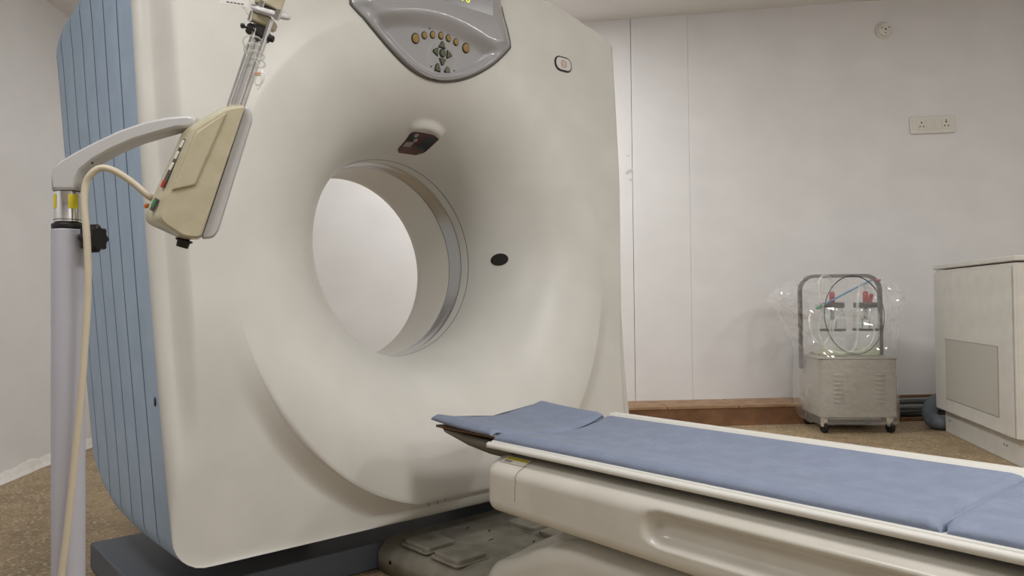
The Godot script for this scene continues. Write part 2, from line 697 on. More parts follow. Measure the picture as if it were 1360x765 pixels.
# left half of the body's cross section from the middle of the top round to the middle of the bottom
func half_outline(t: float) -> PackedVector2Array:
	var out := PackedVector2Array()
	var yt := 0.955 - 0.018 * smoothstep(0.06, 0.0, t)
	var yb := yb_of(t)
	var rt := 0.15
	var rb := 0.075
	var hw := hw_of(yt)
	var xe := hw_of(yt - 0.1) - rt
	var ye := yt - 0.035
	for k in N_TOP:
		var x := xe * k / N_TOP
		out.append(Vector2(-x, yt - 0.035 * pow(x / xe, 2.0)))
	for k in N_ARC:
		var a := PI * 0.5 * k / (N_ARC - 1)
		out.append(Vector2(-xe - rt * sin(a), ye - rt + rt * cos(a)))
	var y1 := ye - rt
	var y2 := yb + rb
	for k in range(1, N_SIDE):
		var y := lerpf(y1, y2, float(k) / N_SIDE)
		out.append(Vector2(-hw_of(y), y))
	var hb := hw_of(y2)
	for k in N_ARC:
		var a := PI * 0.5 * k / (N_ARC - 1)
		out.append(Vector2(-hb + rb - rb * cos(a), y2 - rb * sin(a)))
	for k in range(1, N_BOT + 1):
		out.append(Vector2(-(hb - rb) * (1.0 - float(k) / N_BOT), yb))
	return out

# the far side is drawn in a little towards the foot
func mirror_x(p: Vector2) -> float:
	return -p.x * (1.0 - 0.088 * smoothstep(0.4, -0.8, p.y))

# and its upper corner hangs lower
func mirror_y(p: Vector2) -> float:
	return p.y - 0.05 * smoothstep(0.40, 0.90, -p.x) * smoothstep(0.5, 0.9, p.y)

func full_outline(t: float) -> PackedVector2Array:
	var l := half_outline(t)
	var out := l.duplicate()
	for k in range(l.size() - 2, 0, -1):
		out.append(Vector2(mirror_x(l[k]), mirror_y(l[k])))
	return out

func ray_to(poly: PackedVector2Array, dir: Vector2) -> float:
	var best := 9.0
	for k in poly.size():
		var a := poly[k]
		var e := poly[(k + 1) % poly.size()] - a
		var den := dir.cross(e)
		if absf(den) < 1e-9:
			continue
		var t := a.cross(e) / den
		var u := a.cross(dir) / den
		if t > 0.0 and u >= -1e-6 and u <= 1.0 + 1e-6 and t < best:
			best = t
	return best

func crest_z(phi: float) -> float:
	return 0.385 + 0.045 * smoothstep(0.0, 1.0, -sin(phi))

# radius of the dish's rim by angle: the dish is a little taller than wide
func rim_r(phi: float) -> float:
	var d := rad_to_deg(phi)
	d = fposmod(d + 180.0, 360.0) - 180.0
	var tab := [[-180, 0.700], [-160, 0.732], [-147, 0.752], [-133, 0.778], [-119, 0.808], [-106, 0.812], [-90, 0.778], [-70, 0.79], [-50, 0.732], [-38, 0.698], [-23, 0.684], [-5, 0.676], [18, 0.668], [42, 0.668], [63, 0.675], [90, 0.70], [116, 0.722], [132, 0.725], [150, 0.715], [180, 0.700]]
	# averaged over a window so that the outline stays smooth
	var r := 0.0
	for k in 9:
		r += table_lerp(tab, clampf(fposmod(d + (k - 4) * 4.0 + 180.0, 360.0) - 180.0, -180.0, 180.0)) / 9.0
	if sin(phi) < -0.3:
		r = minf(r, 0.818 / -sin(phi) - 0.048)
	return r

func drop_of(phi: float) -> float:
	# how far the flat face lies behind the rim of the dish: most at the lower left
	var s := sin(phi)
	var c := cos(phi)
	var d := 0.0005 + 0.050 * smoothstep(0.2, 0.8, -s) * smoothstep(0.75, 0.0, c)
	d += 0.016 * smoothstep(0.15, 0.5, -s) * smoothstep(0.2, 0.7, c)
	d += 0.009 * smoothstep(0.3, 0.7, s) * smoothstep(0.2, -0.4, c)
	return d

func flare(phi: float, s: float) -> Vector3:
	var a := s * PI * 0.5
	var rc := rim_r(phi)
	var z := crest_z(phi) * pow(sin(a), 2.0 / 2.2)
	var r := rc - (rc - RB) * pow(maxf(0.0, cos(a)), 2.0 / 2.2)
	return Vector3(r * cos(phi), r * sin(phi), z)

# the cover is cut back behind the operator panel
func panel_pocket(x: float, y: float) -> float:
	if y < 0.54:
		return 0.0
	return smoothstep(0.008, 0.02, minf(panel_half(y) - absf(x - PC), (y - 0.53) * 0.75))

# added bump above the laser window; its slope catches light as a glare
func brow(phi: float, s: float) -> float:
	var u := (phi - 1.505) / 0.165
	var c := 0.415 - 0.035 * u * u
	var v := (s - c) / 0.05
	if absf(u) > 1.0 or absf(v) > 1.0:
		return 0.0
	return 0.017 * pow(1.0 - u * u, 0.45) * (smoothstep(-1.0, -0.2, v) if v < -0.2 else smoothstep(1.0, -0.2, v))

func cover_point(phi: float, s: float) -> Vector3:
	var p := flare(phi, s)
	var h := brow(phi, s)  # lift of the added light-catching bump
	if h > 0.0:
		var e1 := flare(phi + 0.01, s) - p
		var e2 := flare(phi, s + 0.01) - p
		var nn := e1.cross(e2).normalized()
		if nn.z < 0.0:
			nn = -nn
		p += nn * h
	p.z -= 0.05 * panel_pocket(p.x, p.y)
	return p

func surf_z(x: float, y: float) -> float:
	var phi := atan2(y, x)
	var rc := rim_r(phi)
	var r := Vector2(x, y).length()
	if r >= rc:
		return face_z(x, y) + 0.05 * panel_pocket(x, y)
	var u := clampf((rc - r) / (rc - RB), 0.0, 1.0)
	return crest_z(phi) * pow(1.0 - pow(u, 2.2), 1.0 / 2.2)

func face_z(x: float, y: float) -> float:
	var phi := atan2(y, x)
	var r := Vector2(x, y).length()
	var rc := rim_r(phi)
	var z := crest_z(phi) - drop_of(phi) * smoothstep(0.0, 1.0, pow(clampf((r - rc + 0.006) / 0.068, 0.0, 1.0), 0.75))
	z -= 0.05 * panel_pocket(x, y)
	var edge := smoothstep(0.077, 0.026, (hw_of(y) if x < 0.0 else mirror_x(Vector2(-hw_of(y), y))) - absf(x))
	return lerpf(z, minf(z, zf_of(y) + 0.024), edge)

func build_gantry() -> void:
	var g := thing("ct_gantry", "large cream CT scanner gantry with round bore and ribbed blue side", "CT scanner", at(0.04, 0, 0))
	var T := Transform3D(Basis(Vector3.RIGHT, deg_to_rad(TILT)), Vector3(0, 0.96, 0))
	# front cover: flared bore, rim, face, rounded edge
	var poly := full_outline(1.0)
	var NP := 400
	var rows := []
	var NS := 88
	for k in NS + 1:
		rows.append(PackedVector3Array())
	var NF := 64
	var NE := 9
	for k in NF + NE + 2:
		rows.append(PackedVector3Array())
	for j in NP:
		var phi := TAU * j / NP
		for k in NS + 1:
			rows[k].append(cover_point(phi, float(k) / NS))
		var dir := Vector2(cos(phi), sin(phi))
		var R := ray_to(poly, dir)
		var rnd := 0.026
		var r1 := R - rnd * 1.3
		for k in range(1, NF + 1):
			var r := lerpf(minf(rim_r(phi), r1 - 0.004), r1, float(k) / NF)
			rows[NS + k].append(Vector3(dir.x * r, dir.y * r, face_z(dir.x * r, dir.y * r)))
		var pe := dir * R
		var z0 := face_z(dir.x * r1, dir.y * r1)
		var zend := zf_of(pe.y)
		for k in range(1, NE + 1):
			var a := PI * 0.5 * k / NE
			var r := r1 + (R - r1) * sin(a)
			rows[NS + NF + k].append(Vector3(dir.x * r, dir.y * r, lerpf(zend, z0, cos(a))))
		rows[NS + NF + NE + 1].append(Vector3(pe.x, pe.y, zend - 0.004))
	rows.resize(NS + NF + NE + 2)
	var d := data()
	grid(d, rows, true)
	var cover := part(g, "front_cover", finish(d, Vector3(0, 0, 1)), M.cream, T, "cream moulded front cover with flared dish")
	# rings inside the bore
	part(g, "bore_collar", ring_band([Vector2(0.3495, -0.0025), Vector2(0.3485, -0.004), Vector2(0.3485, -0.044), Vector2(0.3495, -0.0455)]), M.cream, T)
	part(g, "bore_seam", ring_band([Vector2(0.353, 0.001), Vector2(0.353, -0.14)]), M.dark, T)
	part(g, "scan_window", ring_band([Vector2(0.3515, -0.050), Vector2(0.350, -0.052), Vector2(0.350, -0.070), Vector2(0.3505, -0.071), Vector2(0.3515, -0.085), Vector2(0.3505, -0.108), Vector2(0.350, -0.109), Vector2(0.350, -0.124), Vector2(0.3515, -0.126)]), M.steel, T, "brushed metal band around the bore")
	var lp := [Vector2(0.3515, -0.129), Vector2(0.349, -0.131), Vector2(0.349, -0.30)]
	for k in range(1, 9):
		var a := PI * 0.5 * k / 8
		lp.append(Vector2(0.349 + 0.05 * (1.0 - cos(a)), -0.30 - 0.10 * sin(a)))
	part(g, "bore_liner", ring_band(lp), mat("e0ded7", 0.4), T)
	# rear cover
	rows = []
	for k in 13:
		rows.append(PackedVector3Array())
	var poly0 := full_outline(0.0)
	for j in 160:
		var phi := TAU * j / 160
		var dir := Vector2(cos(phi), sin(phi))
		var R := ray_to(poly0, dir)
		for k in 13:
			var s := k / 12.0
			var r := lerpf(0.399, R, s)
			var p := dir * r
			var ze := zb_of(clampf(p.y, -0.63, 0.93))
			rows[k].append(Vector3(p.x, p.y, lerpf(-0.40, ze, sin(minf(1.0, s * 1.6) * PI * 0.5))))
	d = data()
	grid(d, rows, true)
	part(g, "rear_cover", finish(d, Vector3(0, 0, -1)), M.cream, T)
	# outer skin: backing, top, bottom and the side strips
	var nsl := 33
	var halves := []
	for k in nsl:
		halves.append(half_outline(k / float(nsl - 1)))
	var a0 := N_TOP
	var a1 := N_TOP + N_ARC + N_SIDE - 1 + N_ARC - 2
	for sx in [1.0, -1.0]:
		rows = []
		for k in nsl:
			var t := k / float(nsl - 1)
			var row := PackedVector3Array()
			for i in range(a0, a1):
				var p: Vector2 = halves[k][i] - out2d(halves[k], i) * 0.0012
				row.append(Vector3(p.x if sx > 0.0 else mirror_x(p), p.y if sx > 0.0 else mirror_y(p), lerpf(zb_of(p.y), zf_of(p.y), t)))
			rows.append(row)
		d = data()
		grid(d, rows)
		part(g, "side_backing", finish(d, Vector3(-sx, 0, 0)), M.groove, T)
		var frac := [0.0, 0.09, 0.25, 0.40, 0.545, 0.69, 0.84, 1.0]
		for q in 7:
			part(g, "side_strip", strip_mesh(frac[q], frac[q + 1], a0, a1, sx), M.blue, T, "powder blue vertical side strip")
	rows = []
	for k in nsl:
		var t := k / float(nsl - 1)
		var row := PackedVector3Array()
		for i in range(a0 + 2, 0, -1):
			var p: Vector2 = halves[k][i]
			row.append(Vector3(p.x, p.y, lerpf(zb_of(p.y), zf_of(p.y), t)))
		for i in range(0, a0 + 3):
			var p: Vector2 = halves[k][i]
			row.append(Vector3(mirror_x(p), mirror_y(p), lerpf(zb_of(p.y), zf_of(p.y), t)))
		rows.append(row)
	d = data()
	grid(d, rows)
	part(g, "top_cover", finish(d, Vector3(0, 1, 0)), M.cream, T)
	rows = []
	for k in nsl:
		var t := k / float(nsl - 1)
		var row := PackedVector3Array()
		var n: int = halves[k].size()
		for i in range(a1 - 2, n):
			var p: Vector2 = halves[k][i]
			row.append(Vector3(p.x, p.y + 0.004, lerpf(zb_of(p.y), zf_of(p.y) - 0.01, t)))
		for i in range(n - 2, a1 - 3, -1):
			var p: Vector2 = halves[k][i]
			row.append(Vector3(mirror_x(p), p.y + 0.004, lerpf(zb_of(p.y), zf_of(p.y) - 0.01, t)))
		rows.append(row)
	d = data()
	grid(d, rows)
	part(g, "bottom_pan", finish(d, Vector3(0, -1, 0)), M.cream, T)
	# screw holes in the foremost blue strip
	for e in [[-0.42, 0.955]]:
		var y: float = e[0]
		var scr := part(g, "screw_hole", prism(ellipse(0.006, 0.011, 12), 0, 0.003, 0.001), M.black, T * at(-hw_of(y) + 0.0005, y, lerpf(zb_of(y), zf_of(y), e[1]), Basis(Vector3.UP, -PI / 2)))
	laser_window(g, T)
	speaker_hole(g, T)
	badge(g, T)
	control_panel(g, T)
	# stand under the tilting body
	part(g, "base_plinth", rbox(Vector3(1.73, 0.082, 0.595), 0.006), M.navy, at(-0.02, 0.041, 0.005))
	for s in [-1.0, 1.0]:
		part(g, "support_block", rbox(Vector3(0.30, 0.10, 0.34), 0.004), M.lightgrey, at(s * 0.52, 0.13, -0.03))
	# scuffs low on the cover
	for e in [[-0.175, -0.775], [-0.145, -0.772], [-0.118, -0.77]]:
		var z := face_z(e[0], e[1])
		part(g, "scratch", rbox(Vector3(0.0016, 0.022, 0.0012), 0.0003), M.dark, T * at(e[0], e[1], z, Basis(Vector3.BACK, -0.2)))

func out2d(h: PackedVector2Array, i: int) -> Vector2:
	var e := h[mini(i + 1, h.size() - 1)] - h[maxi(i - 1, 0)]
	return Vector2(e.y, -e.x).normalized() * (1.0 if Vector2(e.y, -e.x).dot(h[i]) > 0.0 else -1.0)

func strip_mesh(t0: float, t1: float, a0: int, a1: int, sx: float) -> ArrayMesh:
	var rows := []
	var w := t1 - t0
	var e1 := 0.0065
	var ts := [[t0 + e1, -0.0014], [t0 + e1 + 0.001, -0.0004], [t0 + e1 + 0.0025, -0.0001], [t0 + e1 + 0.005, 0.0]]
	for k in range(1, 4):
		ts.append([lerpf(t0 + e1 + 0.005, t1 - e1 - 0.005, k / 4.0), 0.0])
	ts.append_array([[t1 - e1 - 0.005, 0.0], [t1 - e1 - 0.0025, -0.0001], [t1 - e1 - 0.001, -0.0004], [t1 - e1, -0.0014]])
	for e in ts:
		var h := half_outline(e[0])
		var row := PackedVector3Array()
		for i in range(a0, a1):
			var p: Vector2 = h[i] + out2d(h, i) * e[1]
			row.append(Vector3(p.x if sx > 0.0 else mirror_x(p), p.y if sx > 0.0 else mirror_y(p), lerpf(zb_of(p.y), zf_of(p.y), e[0])))
		rows.append(row)
	var d := data()
	grid(d, rows)
	return finish(d, Vector3(-sx, 0, 0))

# thin ring wall about the z axis; profile of Vector2(radius, z), seen from the axis
func ring_band(profile: Array) -> ArrayMesh:
	var d := data()
	var rows := []
	for p in profile:
		var row := PackedVector3Array()
		for k in 160:
			var a := TAU * k / 160
			row.append(Vector3(cos(a) * p.x, sin(a) * p.x, p.y))
		rows.append(row)
	grid(d, rows, true)
	# inward facing: make the normals look at the axis
	var m := finish(d, Vector3(0, 0, 0.00001))
	var arr := m.surface_get_arrays(0)
	var v: PackedVector3Array = arr[Mesh.ARRAY_VERTEX]
	var n: PackedVector3Array = arr[Mesh.ARRAY_NORMAL]
	var i: PackedInt32Array = arr[Mesh.ARRAY_INDEX]
	var s := 0.0
	for k in v.size():
		s += n[k].dot(Vector3(v[k].x, v[k].y, 0))
	if s > 0.0:
		for k in n.size():
			n[k] = -n[k]
		for k in range(0, i.size(), 3):
			var t := i[k + 1]
			i[k + 1] = i[k + 2]
			i[k + 2] = t
		arr[Mesh.ARRAY_NORMAL] = n
		arr[Mesh.ARRAY_INDEX] = i
		var mm := ArrayMesh.new()
		mm.add_surface_from_arrays(Mesh.PRIMITIVE_TRIANGLES, arr)
		return mm
	return m

# patch that follows the flare: poly in (along the ring in metres, s)
func flare_patch(poly: PackedVector2Array, phi0: float, lift: float) -> ArrayMesh:
	var c := Vector2.ZERO
	for p in poly:
		c += p / poly.size()
	var rows := []
	for f in [[1.0, -0.001], [1.0, lift * 0.7], [0.97, lift], [0.7, lift], [0.4, lift], [0.1, lift], [0.001, lift]]:
		var row := PackedVector3Array()
		for p in poly:
			var q: Vector2 = c + (p - c) * f[0]
			var phi := phi0 - q.x / 0.38
			var p0 := flare(phi, q.y)
			var e1 := flare(phi + 0.01, q.y) - p0
			var e2 := flare(phi, q.y + 0.01) - p0
			var nn := e1.cross(e2).normalized()
			if nn.dot(Vector3(-p0.x, -p0.y, 0.1)) < 0.0:
				nn = -nn
			row.append(p0 + nn * f[1])
		rows.append(row)
	var d := data()
	grid(d, rows, true)
	return finish(d, -Vector3(cos(phi0), sin(phi0), -0.6))

func laser_window(g: Node3D, T: Transform3D) -> void:
	var red := mat("4a1c18", 0.08)
	var poly := PackedVector2Array()
	# rounded quad: wide at the rim side, narrowing towards the bore
	var raw := [Vector2(-0.056, 0.345), Vector2(0.054, 0.365), Vector2(0.052, 0.20), Vector2(0.036, 0.145), Vector2(-0.03, 0.125), Vector2(-0.052, 0.17)]
	for k in raw.size():
		var p: Vector2 = raw[k]
		var a: Vector2 = raw[(k + raw.size() - 1) % raw.size()]
		var b: Vector2 = raw[(k + 1) % raw.size()]
		for j in 5:
			var t := j / 4.0
			poly.append(p.lerp(a, 0.16).lerp(p, t).lerp(p.lerp(p.lerp(b, 0.16), t), t))
	var phi0 := 1.487
	var w := part(g, "laser_window", flare_patch(poly, phi0, 0.0022), red, T, "dark red laser alignment window")
	var grey := mat("84847f", 0.4)
	var dk := mat("161b19", 0.15)
	var rect := PackedVector2Array([Vector2(-0.046, 0.255), Vector2(-0.018, 0.262), Vector2(-0.016, 0.215), Vector2(-0.046, 0.208)])
	part(w, "aperture_plate", flare_patch(dense(rect), phi0, 0.0032), grey)
	part(w, "shutter", flare_patch(dense(PackedVector2Array([Vector2(0.006, 0.34), Vector2(0.048, 0.35), Vector2(0.046, 0.21), Vector2(0.008, 0.20)])), phi0, 0.0030), dk)
	part(w, "emitter_bezel", flare_patch(dense(PackedVector2Array([Vector2(-0.05, 0.335), Vector2(-0.012, 0.342), Vector2(-0.012, 0.275), Vector2(-0.048, 0.27)])), phi0, 0.0028), dk)
	for e in [[-0.030, 0.325], [-0.020, 0.285]]:
		var el := PackedVector2Array()
		for k in 16:
			el.append(Vector2(e[0] + cos(TAU * k / 16) * 0.008, e[1] + sin(TAU * k / 16) * 0.016))
		part(w, "laser_lens", flare_patch(el, phi0, 0.0042), grey)

func dense(p: PackedVector2Array) -> PackedVector2Array:
	var o := PackedVector2Array()
	for k in p.size():
		for j in 5:
			o.append(p[k].lerp(p[(k + 1) % p.size()], j / 5.0))
	return o

func speaker_hole(g: Node3D, T: Transform3D) -> void:
	var el := PackedVector2Array()
	var el2 := PackedVector2Array()
	for k in 28:
		var a := TAU * k / 28
		el.append(Vector2(cos(a) * 0.0235, 0.247 + sin(a) * 0.067))
		el2.append(Vector2(cos(a) * 0.0265, 0.247 + sin(a) * 0.074))
	var b := part(g, "microphone_bezel", flare_patch(el2, -0.05, 0.0012), M.cream, T)
	part(b, "microphone_opening", flare_patch(el, -0.05, 0.0022), mat("150e0c", 0.6), Transform3D.IDENTITY, "black oval opening")

func badge(g: Node3D, T: Transform3D) -> void:
	var x := 0.545
	var y := 0.685
	var z := face_z(x, y)
	var tt := T * at(x, y, z)
	var ring := PackedVector2Array()
	# lens-shaped rounded plate
	var b := part(g, "emblem_plate", prism(rrect(0.086, 0.056, 0.026, 6), -0.004, 0.0045, 0.001), M.black, tt, "dark rimmed oblong emblem plate")
	part(b, "emblem_face", prism(rrect(0.076, 0.046, 0.021, 6), 0.0, 0.0056, 0.0008), M.cream)
	var rg := mat("b06c66", 0.5)
	part(b, "roundel", torus(0.0135, 0.0011, 28), rg, at(0, 0, 0.0056, Basis(Vector3.RIGHT, PI / 2)))
	for k in 4:
		var a := TAU * k / 4 + 0.5
		part(b, "roundel_swash", tube([Vector3(cos(a) * 0.012, sin(a) * 0.012, 0.0056), Vector3(cos(a + 0.7) * 0.007, sin(a + 0.7) * 0.007, 0.0056), Vector3(cos(a + 1.9) * 0.005, sin(a + 1.9) * 0.005, 0.0056)], 0.001, 6, 5), rg)

func torus(R: float, r: float, n := 32, seg := 8) -> ArrayMesh:
	var d := data()
	var rows := []
	for k in n:
		var a := TAU * k / n
		var row := PackedVector3Array()
		for j in seg:
			var b := TAU * j / seg
			row.append(Vector3(cos(a) * (R + cos(b) * r), sin(b) * r, sin(a) * (R + cos(b) * r)))
		rows.append(row)
	grid(d, rows, true, true)
	return finish(d)

# operator panel: height of its surface over the local z = 0 plane
const PC := -0.02

func panel_half(y: float) -> float:
	if y < 0.693:
		return sqrt(maxf(0.0, (y - 0.530) / 1.75))
	return 0.305 - 0.03 * smoothstep(0.70, 0.85, y)

# distance in from the panel's outline
func panel_in(x: float, y: float) -> float:
	var hw := panel_half(y)
	if y > 0.693:
		return hw - absf(x)
	var k := 3.5 * hw
	return (hw - absf(x)) * k / sqrt(1.0 + k * k)

func panel_bowl(x: float, y: float) -> float:
	# 1 inside the scooped key bowl, 0 outside
	var edge := panel_in(x, y)
	var brow := 0.724 - 1.0 * x * x - y
	return smoothstep(0.012, 0.045, edge) * smoothstep(-0.004, 0.045, brow)

func panel_z(x: float, y: float) -> float:
	# x counts from the panel's own middle
	var out := minf(0.412, 0.372 + 0.25 * (y - 0.53)) - 0.10 * maxf(0.0, y - 0.75)
	var edge := panel_in(x, y)
	out = lerpf(surf_z(x + PC, y) + 0.011, out, smoothstep(0.0, 0.05, edge))
	return out - 0.028 * panel_bowl(x, y)

func control_panel(g: Node3D, T: Transform3D) -> void:
	var rows := []
	var NV := 70
	var NU := 72
	for k in NV + 1:
		var t := float(k) / NV
		var y := 0.5302 + (0.93 - 0.5302) * pow(t, 1.5)
		var hw := panel_half(y)
		var row := PackedVector3Array()
		row.append(Vector3(-hw, y, surf_z(-hw + PC, y) - 0.006))
		row.append(Vector3(-hw, y, panel_z(-hw, y) - 0.011))
		row.append(Vector3(-hw * 0.998, y, panel_z(-hw, y) - 0.006))
		for j in NU + 1:
			var u := -1.0 + 2.0 * j / NU
			var x := hw * u * (1.0 - 0.005 / maxf(hw, 0.02))
			var e := absf(u)
			row.append(Vector3(x, y, panel_z(x, y) - 0.004 * smoothstep(0.97, 1.0, e)))
		row.append(Vector3(hw * 0.998, y, panel_z(hw, y) - 0.006))
		row.append(Vector3(hw, y, panel_z(hw, y) - 0.011))
		row.append(Vector3(hw, y, surf_z(hw + PC, y) - 0.006))
		rows.append(row)
	var d := data()
	grid(d, rows)
	var cp := part(g, "control_panel", finish(d, Vector3(0, 0, 1)), M.plastic_grey, T * at(PC, 0, 0), "silver grey operator panel with scooped keypad")
	# dark tube round the outline, added in place of the skirt's shade
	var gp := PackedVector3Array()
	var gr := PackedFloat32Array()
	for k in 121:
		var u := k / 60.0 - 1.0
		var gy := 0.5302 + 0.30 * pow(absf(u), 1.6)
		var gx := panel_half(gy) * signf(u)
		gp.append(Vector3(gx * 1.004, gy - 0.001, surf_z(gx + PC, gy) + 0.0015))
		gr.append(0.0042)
	part(cp, "skirt_shade", sweep(gp, gr, 8), mat("4a4843", 0.5))
	# display strip
	var disp := mat("6e6e72", 0.2)
	var dp := part(cp, "display", prism(rrect(0.40, 0.085, 0.03, 6), -0.004, 0.002, 0.0015), disp, at(0.02, 0.800, panel_z(0.1, 0.80) + 0.003, Basis(Vector3.RIGHT, 0.1)), "dark grey display strip")
	var tm := TextMesh.new()
	var sf := SystemFont.new()
	sf.font_names = PackedStringArray(["Droid Sans Mono"])
	tm.font = sf
	tm.text = "00.0"
	tm.font_size = 32
	tm.pixel_size = 0.0011
	tm.depth = 0.0006
	var lit := mat("d8e020", 0.5)
	lit.emission_enabled = true
	lit.emission = Color(0.85, 0.9, 0.05)
	lit.emission_energy_multiplier = 1.2
	part(dp, "display_digits", tm, lit, at(0.058, 0.005, 0.0026), "yellow lit digits")
	# keys
	var amb := [[-0.079, 0.642, 0.0125], [-0.047, 0.658, 0.009], [-0.016, 0.666, 0.009], [0.016, 0.670, 0.009], [0.046, 0.669, 0.009], [0.077, 0.663, 0.009], [0.119, 0.653, 0.0125]]
	for e in amb:
		key(cp, ellipse(e[2], e[2] * 1.12, 18), Vector2(e[0], e[1]), M.amber, "amber_button")
	key(cp, ellipse(0.0105, 0.0115, 18), Vector2(0.028, 0.619), M.olive, "enter_button")
	var tri := PackedVector2Array([Vector2(-0.012, -0.007), Vector2(-0.004, 0.008), Vector2(0.0, 0.0105), Vector2(0.004, 0.008), Vector2(0.012, -0.007), Vector2(0.006, -0.0085), Vector2(-0.006, -0.0085)])
	for e in [[0.024, 0.643, 0.0], [0.001, 0.619, PI / 2], [0.054, 0.619, -PI / 2], [0.030, 0.593, PI]]:
		var p := PackedVector2Array()
		for q in tri:
			p.append(q.rotated(e[2]))
		key(cp, p, Vector2(e[0], e[1]), M.olive, "arrow_button")
	for s in [-1.0, 1.0]:
		var p := PackedVector2Array()
		for q in [Vector2(-0.010, -0.009), Vector2(0.009, -0.010), Vector2(0.010, -0.004), Vector2(0.003, 0.011), Vector2(-0.003, 0.012), Vector2(-0.008, 0.006)]:
			p.append(Vector2(q.x * -s, q.y))
		key(cp, p, Vector2(0.033 + s * 0.019, 0.571), M.olive, "motion_button")
	for e in [[-0.03, 0.682], [-0.012, 0.571], [0.078, 0.574]]:
		part(cp, "indicator_lamp", prism(ellipse(0.0022, 0.0022, 10), 0, 0.003, 0.0006), M.black, at(e[0], e[1], panel_z(e[0], e[1])))
	# engraved ring around the arrow keys
	var pts := PackedVector3Array()
	var rr := PackedFloat32Array()
	for k in 61:
		var a := TAU * k / 60
		var x := 0.028 + cos(a) * 0.055
		var y := 0.606 + sin(a) * 0.05
		pts.append(Vector3(x, y, panel_z(x, y)))
		rr.append(0.0007)
	part(cp, "keypad_ring", sweep(pts, rr, 6), mat("c4c4c6", 0.2))

func key(cp: Node3D, p: PackedVector2Array, c: Vector2, m: Material, called: String) -> void:
	var z := panel_z(c.x, c.y)
	var dx := (panel_z(c.x + 0.01, c.y) - panel_z(c.x - 0.01, c.y)) / 0.02
	var dy := (panel_z(c.x, c.y + 0.01) - panel_z(c.x, c.y - 0.01)) / 0.02
	var n := Vector3(-dx, -dy, 1).normalized()
	var xa := Vector3(1, 0, dx).normalized()
	var b := Basis(xa, n.cross(xa), n)
	var big := PackedVector2Array()
	for q in p:
		big.append(q * 1.24)
	var o := part(cp, called, prism(p, -0.003, 0.0055, 0.0022), m, Transform3D(b, Vector3(c.x, c.y, z)))
	part(o, "button_rim", prism(big, -0.003, 0.0012, 0.0004), M.dark)

# ------------------------------------------------------------------ couch
const PX0 := -0.205
const PX1 := 0.215

func pad_mesh(z0: float, z1: float, x0: float, x1: float, ytop: float, sag: float, thick: float, nose0 := 0.0, nose1 := 0.0, rise := 0.0) -> ArrayMesh:
	# concave cushion; ends may bow along z by nose metres in the middle
	var rows := []
	var zs := [0.0, 0.006, 0.02]
	var L := z1 - z0
	for k in range(1, 16):
		zs.append(lerpf(0.02, L - 0.02, k / 16.0))
	zs.append_array([L - 0.02, L - 0.006, L])
	var N := 28
	for zi in zs.size():
		var row := PackedVector3Array()
		var z: float = zs[zi]
		var endk: float = minf(z, L - z)
		var shrink := 0.0 if endk >= 0.02 else (1.0 - sqrt(1.0 - pow(1.0 - endk / 0.02, 2.0)))
		for j in N + 1:
			var u := -1.0 + 2.0 * j / N
			var x := lerpf(x0, x1, (u + 1) * 0.5)
			var e := absf(u)
			var edge := smoothstep(0.93, 1.0, e)
			var zz := z0 + z + nose0 * (1.0 - u * u) * (1.0 - z / L) + nose1 * (1.0 - u * u) * (z / L)
			var y := ytop - sag * (1.0 - u * u) - thick * 0.5 * (1.0 - sqrt(maxf(0.0, 1.0 - edge * edge))) - thick * 0.45 * shrink + rise * pow(1.0 - z / L, 2.0)
			row.append(Vector3(x, y, zz))
		for j in range(N, -1, -1):
			var u := -1.0 + 2.0 * j / N
			var x := lerpf(x0, x1, (u + 1) * 0.5)
			var zz := z0 + z + nose0 * (1.0 - u * u) * (1.0 - z / L) + nose1 * (1.0 - u * u) * (z / L)
			row.append(Vector3(x, ytop - sag * (1.0 - u * u) - thick + rise * pow(1.0 - z / L, 2.0), zz))
		rows.append(row)
	var d := data()
	grid(d, rows, true)
	cap(d, rows[0])
	var last: PackedVector3Array = rows[rows.size() - 1].duplicate()
	last.reverse()
	cap(d, last)
	return finish(d)

